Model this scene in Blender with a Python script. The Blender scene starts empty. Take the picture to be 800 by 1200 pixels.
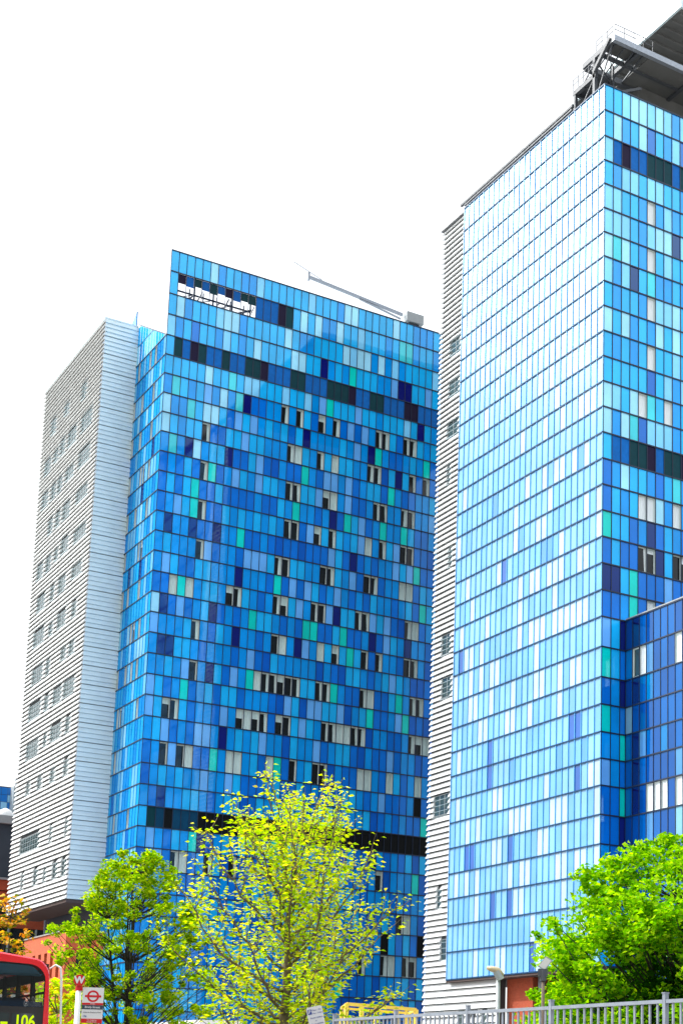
import bpy, math, random
from mathutils import Vector, Matrix
rad = math.radians
sc = bpy.context.scene
col = sc.collection
EYE = 1.6                      # camera height above the street

# ------------------------------------------------------------------ helpers
class MB:
    """collects polygons (with a colour and a material slot each) into one mesh"""
    def __init__(s):
        s.v = []; s.f = []; s.c = []; s.m = []
    def poly(s, pts, c=(1, 1, 1), m=0):
        n = len(s.v); s.v += [tuple(p) for p in pts]
        s.f.append(tuple(range(n, n + len(pts)))); s.c.append(c); s.m.append(m)
    def box(s, a, b, c=(1, 1, 1), m=0, skip=''):
        x0, y0, z0 = a; x1, y1, z1 = b
        n = len(s.v)
        s.v += [(x0,y0,z0),(x1,y0,z0),(x1,y1,z0),(x0,y1,z0),(x0,y0,z1),(x1,y0,z1),(x1,y1,z1),(x0,y1,z1)]
        F = {'b':(0,3,2,1),'t':(4,5,6,7),'f':(0,1,5,4),'r':(1,2,6,5),'k':(2,3,7,6),'l':(3,0,4,7)}
        for k, q in F.items():
            if k in skip: continue
            s.f.append(tuple(n + i for i in q)); s.c.append(c); s.m.append(m)
    def bar(s, p, q, w, h=None, c=(1,1,1), m=0, up=(0,0,1)):
        p = Vector(p); q = Vector(q); h = h or w
        d = (q - p).normalized(); u = Vector(up)
        if abs(d.dot(u)) > .98: u = Vector((0, 1, 0))
        a = d.cross(u).normalized(); b = a.cross(d).normalized()
        a *= w / 2; b *= h / 2
        n = len(s.v)
        for e in (p, q): s.v += [tuple(e - a - b), tuple(e + a - b), tuple(e + a + b), tuple(e - a + b)]
        for qd in ((0,1,2,3),(7,6,5,4),(0,4,5,1),(1,5,6,2),(2,6,7,3),(3,7,4,0)):
            s.f.append(tuple(n + i for i in qd)); s.c.append(c); s.m.append(m)
    def tube(s, pts, rs, k=8, c=(1,1,1), m=0, cap=True):
        pts = [Vector(p) for p in pts]; rings = []
        prev = None
        for i, p in enumerate(pts):
            d = (pts[min(i+1, len(pts)-1)] - pts[max(i-1, 0)]).normalized()
            u = prev if prev is not None else (Vector((0,0,1)) if abs(d.z) < .9 else Vector((0,1,0)))
            a = d.cross(u).normalized(); b = a.cross(d).normalized(); prev = b
            r = rs[i] if hasattr(rs, '__len__') else rs
            n = len(s.v); rings.append(n)
            for j in range(k):
                t = 2*math.pi*j/k
                s.v.append(tuple(p + a*(r*math.cos(t)) + b*(r*math.sin(t))))
        for i in range(len(rings)-1):
            for j in range(k):
                s.f.append((rings[i]+j, rings[i]+(j+1)%k, rings[i+1]+(j+1)%k, rings[i+1]+j)); s.c.append(c); s.m.append(m)
        if cap:
            s.f.append(tuple(rings[0]+j for j in range(k))[::-1]); s.c.append(c); s.m.append(m)
            s.f.append(tuple(rings[-1]+j for j in range(k))); s.c.append(c); s.m.append(m)
    def build(s, name, mats, parent=None, smooth=False, loc=None):
        me = bpy.data.meshes.new(name)
        me.from_pydata(s.v, [], s.f)
        if not isinstance(mats, (list, tuple)): mats = [mats]
        for m in mats: me.materials.append(m)
        ca = me.color_attributes.new('Col', 'FLOAT_COLOR', 'CORNER')
        buf = []
        for f, c in zip(s.f, s.c): buf += [c[0], c[1], c[2], 1.0] * len(f)
        ca.data.foreach_set('color', buf)
        me.polygons.foreach_set('material_index', s.m)
        if smooth: me.polygons.foreach_set('use_smooth', [True]*len(s.f))
        me.update()
        o = bpy.data.objects.new(name, me); col.objects.link(o)
        if loc is not None: o.location = loc
        if parent is not None:
            o.parent = parent
            if loc is None: o.matrix_parent_inverse = inv(parent)
        return o

def world(o):
    b = Matrix.LocRotScale(o.location, o.rotation_euler, None)
    return b if o.parent is None else world(o.parent) @ o.matrix_parent_inverse @ b
def inv(p):
    return world(p).inverted()

def tag(o, label=None, cat=None, group=None, kind=None):
    if label: o['label'] = label
    if cat: o['category'] = cat
    if group: o['group'] = group
    if kind: o['kind'] = kind
    return o

def thing(name, loc, label, cat, group=None):
    o = bpy.data.objects.new(name, None); col.objects.link(o)
    o.location = loc; o.empty_display_size = .5
    return tag(o, label, cat, group)

def text_mesh(name, cu):
    t = bpy.data.objects.new('lettering', cu); col.objects.link(t)
    dg = bpy.context.evaluated_depsgraph_get(); dg.update()
    me = bpy.data.meshes.new_from_object(t.evaluated_get(dg)); me.name = name
    mats = list(cu.materials)
    bpy.data.objects.remove(t); bpy.data.curves.remove(cu)
    if not me.materials:
        for m in mats: me.materials.append(m)
    o = bpy.data.objects.new(name, me); col.objects.link(o); return o
def text(name, s, mat, parent, M, size, align='CENTER', bold=0.0, sx=1.0):
    cu = bpy.data.curves.new(name, 'FONT'); cu.body = s; cu.size = size
    cu.align_x = align; cu.align_y = 'CENTER'; cu.offset = bold; cu.extrude = .001
    cu.materials.append(mat)
    o = text_mesh(name, cu)
    o.parent = parent; o.matrix_parent_inverse = inv(parent); o.matrix_basis = M @ Matrix.Diagonal((sx, 1, 1, 1))
    return o

# ---------------------------------------------------------------- materials
def newmat(name):
    m = bpy.data.materials.new(name); m.use_nodes = True
    nt = m.node_tree; nt.nodes.clear()
    out = nt.nodes.new('ShaderNodeOutputMaterial')
    return m, nt, out
def node(nt, t, **kw):
    n = nt.nodes.new(t)
    for k, v in kw.items():
        if k in n.inputs: n.inputs[k].default_value = v
        else: setattr(n, k, v)
    return n
def pbr(name, color=None, rough=.5, metal=0.0, noise=0.0, scale=3.0, spec=.5, attr=False, bump=0.0, stretch=None):
    m, nt, out = newmat(name)
    b = node(nt, 'ShaderNodeBsdfPrincipled'); b.inputs['Roughness'].default_value = rough
    b.inputs['Metallic'].default_value = metal; b.inputs['Specular IOR Level'].default_value = spec
    src = None
    if attr:
        a = node(nt, 'ShaderNodeVertexColor', layer_name='Col'); src = a.outputs['Color']
        if color:
            mx = node(nt, 'ShaderNodeMix', data_type='RGBA', blend_type='MULTIPLY'); mx.inputs[0].default_value = 1
            nt.links.new(src, mx.inputs[6]); mx.inputs[7].default_value = (*color, 1); src = mx.outputs[2]
    if noise or bump:
        tc = node(nt, 'ShaderNodeTexCoord'); mp = node(nt, 'ShaderNodeMapping')
        if stretch: mp.inputs['Scale'].default_value = stretch
        nt.links.new(tc.outputs['Object'], mp.inputs[0])
        n = node(nt, 'ShaderNodeTexNoise', Scale=scale, Detail=5.0)
        nt.links.new(mp.outputs[0], n.inputs['Vector'])
    if noise:
        r = node(nt, 'ShaderNodeMapRange'); r.inputs['To Min'].default_value = 1-noise; r.inputs['To Max'].default_value = 1+noise
        r.inputs['From Min'].default_value = .25; r.inputs['From Max'].default_value = .75
        nt.links.new(n.outputs[0], r.inputs[0])
        mx = node(nt, 'ShaderNodeVectorMath', operation='SCALE')
        if src: nt.links.new(src, mx.inputs[0])
        else: mx.inputs[0].default_value = color
        nt.links.new(r.outputs[0], mx.inputs['Scale']); src = mx.outputs[0]
    if bump:
        bp = node(nt, 'ShaderNodeBump', Strength=bump, Distance=.05)
        nt.links.new(n.outputs[0], bp.inputs['Height']); nt.links.new(bp.outputs[0], b.inputs['Normal'])
    if src: nt.links.new(src, b.inputs['Base Color'])
    else: b.inputs['Base Color'].default_value = (*color, 1)
    nt.links.new(b.outputs[0], out.inputs[0])
    return m

def glass_panel(name, tint, ior, rough=.025, diff=1.0):
    """coloured back-painted curtain wall glass: painted layer under a coated reflective pane"""
    m, nt, out = newmat(name)
    a = node(nt, 'ShaderNodeVertexColor', layer_name='Col')
    tc = node(nt, 'ShaderNodeTexCoord')
    n = node(nt, 'ShaderNodeTexNoise', Scale=.35, Detail=4.0); nt.links.new(tc.outputs['Object'], n.inputs['Vector'])
    r = node(nt, 'ShaderNodeMapRange'); r.inputs['From Min'].default_value = .3; r.inputs['From Max'].default_value = .7
    r.inputs['To Min'].default_value = .88*diff; r.inputs['To Max'].default_value = 1.1*diff
    nt.links.new(n.outputs[0], r.inputs[0])
    n2 = node(nt, 'ShaderNodeTexNoise', Scale=14.0, Detail=3.0); nt.links.new(tc.outputs['Object'], n2.inputs['Vector'])
    r2 = node(nt, 'ShaderNodeMapRange'); r2.inputs['To Min'].default_value = .93; r2.inputs['To Max'].default_value = 1.07
    nt.links.new(n2.outputs[0], r2.inputs[0])
    mu = node(nt, 'ShaderNodeMath', operation='MULTIPLY'); nt.links.new(r.outputs[0], mu.inputs[0]); nt.links.new(r2.outputs[0], mu.inputs[1])
    sc_ = node(nt, 'ShaderNodeVectorMath', operation='SCALE'); nt.links.new(a.outputs['Color'], sc_.inputs[0]); nt.links.new(mu.outputs[0], sc_.inputs['Scale'])
    d = node(nt, 'ShaderNodeBsdfDiffuse'); nt.links.new(sc_.outputs[0], d.inputs['Color'])
    nw = node(nt, 'ShaderNodeTexNoise', Scale=.9, Detail=2.0); nt.links.new(tc.outputs['Object'], nw.inputs['Vector'])
    bp = node(nt, 'ShaderNodeBump', Strength=.04, Distance=.02); nt.links.new(nw.outputs[0], bp.inputs['Height'])
    g = node(nt, 'ShaderNodeBsdfGlossy', Roughness=rough); g.inputs['Color'].default_value = (*tint, 1)
    nt.links.new(bp.outputs[0], g.inputs['Normal'])
    fr = node(nt, 'ShaderNodeFresnel', IOR=ior)
    mx = node(nt, 'ShaderNodeMixShader'); nt.links.new(fr.outputs[0], mx.inputs[0])
    nt.links.new(d.outputs[0], mx.inputs[1]); nt.links.new(g.outputs[0], mx.inputs[2])
    nt.links.new(mx.outputs[0], out.inputs[0])
    return m

def clear_glass(name, tint=(.8,.9,.9), ior=1.5):
    m, nt, out = newmat(name)
    t = node(nt, 'ShaderNodeBsdfTransparent'); t.inputs[0].default_value = (*tint, 1)
    g = node(nt, 'ShaderNodeBsdfGlossy', Roughness=.02)
    fr = node(nt, 'ShaderNodeFresnel', IOR=ior); mx = node(nt, 'ShaderNodeMixShader')
    nt.links.new(fr.outputs[0], mx.inputs[0]); nt.links.new(t.outputs[0], mx.inputs[1]); nt.links.new(g.outputs[0], mx.inputs[2])
    nt.links.new(mx.outputs[0], out.inputs[0])
    return m

def leaf_mat(name, trans=.52):
    m, nt, out = newmat(name)
    a = node(nt, 'ShaderNodeVertexColor', layer_name='Col')
    d = node(nt, 'ShaderNodeBsdfDiffuse'); t = node(nt, 'ShaderNodeBsdfTranslucent')
    hs = node(nt, 'ShaderNodeHueSaturation', Hue=.49, Saturation=1.1, Value=1.15)
    nt.links.new(a.outputs['Color'], hs.inputs['Color'])
    nt.links.new(a.outputs['Color'], d.inputs['Color']); nt.links.new(hs.outputs[0], t.inputs['Color'])
    mx = node(nt, 'ShaderNodeMixShader', Fac=trans)
    nt.links.new(d.outputs[0], mx.inputs[1]); nt.links.new(t.outputs[0], mx.inputs[2])
    nt.links.new(mx.outputs[0], out.inputs[0])
    return m

def brick_mat(name, c1, c2, mortar, scale=4.0):
    m, nt, out = newmat(name)
    b = node(nt, 'ShaderNodeBsdfPrincipled', Roughness=.85)
    tc = node(nt, 'ShaderNodeTexCoord'); ge = node(nt, 'ShaderNodeNewGeometry')
    # lay the courses on whichever vertical face they are seen on: u = x + y, v = z
    sp = node(nt, 'ShaderNodeSeparateXYZ'); nt.links.new(tc.outputs['Object'], sp.inputs[0])
    ad = node(nt, 'ShaderNodeMath', operation='ADD'); nt.links.new(sp.outputs[0], ad.inputs[0]); nt.links.new(sp.outputs[1], ad.inputs[1])
    cb = node(nt, 'ShaderNodeCombineXYZ'); nt.links.new(ad.outputs[0], cb.inputs[0]); nt.links.new(sp.outputs[2], cb.inputs[1])
    br = node(nt, 'ShaderNodeTexBrick', Scale=scale); br.inputs['Color1'].default_value = (*c1,1); br.inputs['Color2'].default_value = (*c2,1)
    br.inputs['Mortar'].default_value = (*mortar,1); br.inputs['Mortar Size'].default_value = .012
    nt.links.new(cb.outputs[0], br.inputs['Vector'])
    n = node(nt, 'ShaderNodeTexNoise', Scale=.8, Detail=6.0); nt.links.new(tc.outputs['Object'], n.inputs['Vector'])
    r = node(nt, 'ShaderNodeMapRange'); r.inputs['To Min'].default_value = .7; r.inputs['To Max'].default_value = 1.3
    nt.links.new(n.outputs[0], r.inputs[0])
    s = node(nt, 'ShaderNodeVectorMath', operation='SCALE'); nt.links.new(br.outputs[0], s.inputs[0]); nt.links.new(r.outputs[0], s.inputs['Scale'])
    nt.links.new(s.outputs[0], b.inputs['Base Color']); nt.links.new(b.outputs[0], out.inputs[0])
    return m

M = dict(
    panel = glass_panel('tower_glass', (.52,.88,1.0), 1.85, .035),
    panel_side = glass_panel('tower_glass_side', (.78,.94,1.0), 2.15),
    panel_return = glass_panel('tower_glass_return', (.45,.8,1.0), 1.45, .06),
    panel_matte = pbr('louvre_band', None, .55, noise=.12, scale=3, spec=.15, attr=True),
    mull = pbr('mullion_dark', (.008,.02,.055), .45),
    mull_blue = pbr('mullion_blue', (.02,.2,.5), .4, attr=False),
    white_alu = pbr('white_louvre', (.80,.82,.82), .42, noise=.06, scale=1.5),
    cool_alu = pbr('pale_panel', (.70,.85,.91), .35, noise=.06, scale=.7),
    louvre_back = pbr('louvre_backing', (.05,.055,.06), .8, noise=.15, scale=2),
    pane = pbr('window_pane', (.012,.016,.018), .06, spec=.6),
    pane_grey = pbr('window_pane_grey', (.05,.085,.09), .08, spec=.7),
    frame = pbr('window_frame', (.66,.75,.75), .5),
    curtain = pbr('curtain_cloth', (.62,.79,.79), .8, noise=.22, scale=6, stretch=(6,6,.3)),
    curtain_bright = pbr('curtain_white', (.86,.95,1.0), .7, noise=.12, scale=6, stretch=(6,6,.3)),
    band_blue = pbr('band_blue', (.006,.055,.14), .4, spec=.35),
    soffit = pbr('soffit', (.09,.06,.055), .7, noise=.12, scale=1),
    roof = pbr('roof_membrane', (.22,.23,.24), .9, noise=.15),
    steel_dark = pbr('dark_steel', (.075,.085,.10), .5, noise=.15, scale=2, spec=.4),
    deck = pbr('deck_underside', (.14,.145,.145), .75, noise=.2, scale=.6),
    steel_grey = pbr('galvanised_steel', (.30,.34,.40), .4, metal=.35, noise=.15, scale=6),
    alu_grey = pbr('grey_paint', (.36,.4,.42), .5, noise=.08),
    brick = brick_mat('red_brick', (.50,.085,.03), (.40,.06,.022), (.36,.15,.09)),
    brick_or = brick_mat('orange_brick', (.60,.115,.035), (.50,.09,.03), (.42,.14,.07)),
    dark_clad = pbr('dark_cladding', (.045,.062,.085), .5, noise=.2, scale=.5),
    blue_far = glass_panel('far_glass', (.6,.85,1.0), 1.6),
    white = pbr('white_paint', (.8,.8,.8), .35, noise=.03),
    red = pbr('bus_red', (.85,.010,.018), .22, noise=.04, spec=.6),
    red_sign = pbr('sign_red', (.68,.006,.012), .4),
    black = pbr('black_trim', (.012,.013,.015), .35),
    sign_grey = pbr('sign_slate', (.03,.055,.085), .4),
    ink = pbr('ink_grey', (.12,.12,.13), .6),
    ink_blue = pbr('ink_blue', (.03,.07,.32), .5),
    seat = pbr('seat_moquette', (.01,.045,.12), .9, noise=.2, scale=9),
    yellow = pbr('yellow_paint', (.92,.66,.09), .45, noise=.1, scale=2),
    bark = pbr('bark', (.15,.115,.075), .9, noise=.35, scale=9, bump=.5),
    bark_dark = pbr('bark_dark', (.03,.026,.022), .9, noise=.35, scale=9, bump=.5),
    wood = pbr('weathered_wood', (.13,.10,.07), .85, noise=.3, scale=8, stretch=(4,4,.5)),
    busglass = clear_glass('bus_glass', (.72,.84,.84)),
    leaf = leaf_mat('leaf'),
    rubber = pbr('rubber', (.02,.02,.02), .85),
    asphalt = pbr('asphalt', (.05,.05,.052), .9, noise=.3, scale=5, bump=.3),
    paving = pbr('paving', (.24,.23,.215), .85, noise=.2, scale=2.5, bump=.2),
    kerb = pbr('kerb_stone', (.32,.31,.3), .8, noise=.15),
    grass = pbr('soil', (.09,.11,.04), .95, noise=.4, scale=4, bump=.5),
    lamp_lens = pbr('lamp_lens', (.72,.74,.7), .2),
)
def lit(name, c, s):
    m, nt, out = newmat(name)
    e = node(nt, 'ShaderNodeEmission', Strength=s); e.inputs[0].default_value = (*c, 1)
    nt.links.new(e.outputs[0], out.inputs[0]); return m
M['led'] = lit('led_digits', (.72, 1.0, .01), 1.0)

# ------------------------------------------------------------------- camera
CAMROT = (((0.84514724, -0.53420056, 0.01886528)), ((-0.10993092, -0.13916415, 0.98414863)), ((-0.52310738, -0.83382438, -0.17633936)))
cam = bpy.data.cameras.new('camera'); cam_o = bpy.data.objects.new('camera', cam); col.objects.link(cam_o)
r3 = Matrix(CAMROT).transposed()
cam_o.matrix_world = Matrix.Translation((0, 0, EYE)) @ r3.to_4x4()
cam.sensor_fit = 'VERTICAL'; cam.sensor_height = 36.0; cam.lens = 54.3923
cam.shift_x = -0.145580; cam.shift_y = 0.290468
cam.clip_start = .1; cam.clip_end = 6000
sc.camera = cam_o
# ------------------------------------------------------------------- world
SUN_AZ, SUN_EL = -47.0, 47.0      # azimuth measured from +Y towards +X
sd = Vector((math.sin(rad(SUN_AZ))*math.cos(rad(SUN_EL)), math.cos(rad(SUN_AZ))*math.cos(rad(SUN_EL)), math.sin(rad(SUN_EL))))
w = bpy.data.worlds.new('World'); sc.world = w; w.use_nodes = True
nt = w.node_tree; nt.nodes.clear()
out = nt.nodes.new('ShaderNodeOutputWorld')
sky = node(nt, 'ShaderNodeTexSky', sky_type='NISHITA'); sky.sun_disc = False
sky.sun_elevation = rad(SUN_EL); sky.sun_rotation = rad(SUN_AZ); sky.dust_density = 3.0
bg1 = node(nt, 'ShaderNodeBackground', Strength=.045); nt.links.new(sky.outputs[0], bg1.inputs[0])
# high thin cloud; glow, bright south and dull bands added unseen for facade reflections
tc = node(nt, 'ShaderNodeTexCoord')
nrm = node(nt, 'ShaderNodeVectorMath', operation='NORMALIZE'); nt.links.new(tc.outputs['Generated'], nrm.inputs[0])
def ramp(src, a, b, lo, hi):
    r = node(nt, 'ShaderNodeMapRange', interpolation_type='SMOOTHSTEP')
    r.inputs['From Min'].default_value = a; r.inputs['From Max'].default_value = b
    r.inputs['To Min'].default_value = lo; r.inputs['To Max'].default_value = hi
    nt.links.new(src, r.inputs[0]); return r.outputs[0]
def math2(op, a, b):
    m = node(nt, 'ShaderNodeMath', operation=op)
    for i, x in enumerate((a, b)):
        if isinstance(x, (int, float)): m.inputs[i].default_value = x
        else: nt.links.new(x, m.inputs[i])
    return m.outputs[0]
def dot(v):
    d = node(nt, 'ShaderNodeVectorMath', operation='DOT_PRODUCT'); nt.links.new(nrm.outputs[0], d.inputs[0])
    d.inputs[1].default_value = v; return d.outputs['Value']
sep = node(nt, 'ShaderNodeSeparateXYZ'); nt.links.new(nrm.outputs[0], sep.inputs[0])
el = sep.outputs[2]
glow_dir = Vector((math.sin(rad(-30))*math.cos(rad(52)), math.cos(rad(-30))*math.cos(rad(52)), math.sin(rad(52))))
glow = ramp(dot(glow_dir), math.cos(rad(30.0)), math.cos(rad(18)), 0.0, 9.0)  # glow placed for the white reflection on the right tower's left face
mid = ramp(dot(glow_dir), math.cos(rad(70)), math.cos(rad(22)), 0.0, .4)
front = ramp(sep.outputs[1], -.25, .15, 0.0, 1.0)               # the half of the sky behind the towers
south_hi = ramp(el, .20, .60, 0.26, 2.1)  # low south dimmed in place of unseen buildings, high south raised for the fronts
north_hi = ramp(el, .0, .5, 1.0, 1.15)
cn = node(nt, 'ShaderNodeTexNoise', Scale=3.2, Detail=5.0); nt.links.new(nrm.outputs[0], cn.inputs['Vector'])
cl = ramp(cn.outputs[0], .35, .7, .88, 1.12)
south = math2('MULTIPLY', south_hi, cl)
mixf = node(nt, 'ShaderNodeMix', data_type='FLOAT'); nt.links.new(front, mixf.inputs[0]); nt.links.new(south, mixf.inputs[2]); nt.links.new(north_hi, mixf.inputs[3])
west = ramp(sep.outputs[0], -.18, -.40, 0.0, 1.0)                 # added dull band low in the unseen west, dims the left-face reflection
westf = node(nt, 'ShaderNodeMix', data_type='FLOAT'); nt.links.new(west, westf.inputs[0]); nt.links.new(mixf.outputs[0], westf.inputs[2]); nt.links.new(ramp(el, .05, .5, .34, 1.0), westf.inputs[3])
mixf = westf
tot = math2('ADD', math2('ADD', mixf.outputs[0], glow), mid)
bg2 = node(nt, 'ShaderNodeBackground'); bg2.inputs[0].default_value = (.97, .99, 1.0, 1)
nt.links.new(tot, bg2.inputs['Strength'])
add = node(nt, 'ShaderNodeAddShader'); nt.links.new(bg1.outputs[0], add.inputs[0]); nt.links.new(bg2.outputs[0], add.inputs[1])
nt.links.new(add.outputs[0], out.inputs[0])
sun = bpy.data.lights.new('sun', 'SUN'); sun.energy = 3.2; sun.angle = rad(.6); sun.color = (1.0, .95, .86)
so = bpy.data.objects.new('sun', sun); col.objects.link(so); so.rotation_euler = sd.to_track_quat('Z', 'Y').to_euler(); so.location = (0, 0, 120)
sc.view_settings.view_transform = 'Standard'; sc.view_settings.look = 'None'; sc.view_settings.exposure = 0; sc.view_settings.gamma = 1
sc.cycles.use_denoising = True
sc.cycles.max_bounces = 6; sc.cycles.transparent_max_bounces = 12; sc.cycles.sample_clamp_indirect = 6
sc.cycles.caustics_reflective = False; sc.cycles.caustics_refractive = False

# ----------------------------------------------------------------- setting
def sheet(name, x0, y0, x1, y1, z, m):
    b = MB(); b.poly([(x0,y0,z),(x1,y0,z),(x1,y1,z),(x0,y1,z)]); o = b.build(name, m); return tag(o, kind='structure')
sheet('ground', -2500, -2500, 2500, 2500, 0, M['paving'])
sheet('road', -60, 4, 60, 22, .004, M['asphalt'])
sheet('side_road', 4, 22.0, 14.4, 140, .004, M['asphalt'])
def slab(name, pts, z0, z1, m):
    b = MB(); n = len(pts)
    b.poly([(p[0], p[1], z1) for p in pts])
    for i in range(n):
        p, q = pts[i], pts[(i+1) % n]; b.poly([(p[0],p[1],z0),(q[0],q[1],z0),(q[0],q[1],z1),(p[0],p[1],z1)])
    return tag(b.build(name, m), kind='structure')
slab('kerb', [(14.4,22.0),(60,22.0),(60,22.25),(14.6,22.25)], 0, .125, M['kerb'])
slab('pavement', [(14.6,22.26),(60,22.26),(60,27.9),(14.6,27.9)], 0, .122, M['paving'])

# ------------------------------------------------------------------ towers
rnd = random.Random(11)
def lin(r, g, b, k=1.0):
    f = lambda c: ((c/255+.055)/1.055)**2.4 if c > 10 else c/255/12.92
    return (f(r)*k, f(g)*k, f(b)*k)
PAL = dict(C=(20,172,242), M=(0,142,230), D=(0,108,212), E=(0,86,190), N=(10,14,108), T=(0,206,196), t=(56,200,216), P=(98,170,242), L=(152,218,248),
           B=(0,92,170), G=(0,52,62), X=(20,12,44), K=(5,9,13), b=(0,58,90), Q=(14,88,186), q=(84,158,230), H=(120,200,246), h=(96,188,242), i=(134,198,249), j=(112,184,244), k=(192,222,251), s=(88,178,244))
def colour(ch, k=1.0):
    a = rnd.uniform(.92, 1.07)
    c = lin(*PAL[ch], k*a)
    return (c[0], c[1], c[2])
KEY = 'WVCMDENTtPLBGXKbQqHh'
def cells(L):                      # (row, column, number of the panel kind in KEY)
    g = [['.']*44 for _ in range(40)]
    for r, c, k in L: g[r][c] = KEY[k]
    return [''.join(q) for q in g]
ZL = [z + EYE for z in [82.51, 80.24, 77.8, 75.56, 73.33, 71.25, 69.24, 67.18, 65.15, 63.12, 61.06, 59.01, 56.96, 54.88, 52.84, 50.79, 48.72, 46.64, 44.58, 42.53, 40.47, 38.41, 36.34, 34.28, 31.98, 29.69, 27.64, 25.57, 23.59, 21.59, 19.45, 17.3, 15.2, 13.0, 10.8, 8.55, 6.4, 4.3]]
XR, YR, XL, YL = 64.99, 88.75, 48.30, 139.47
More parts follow.
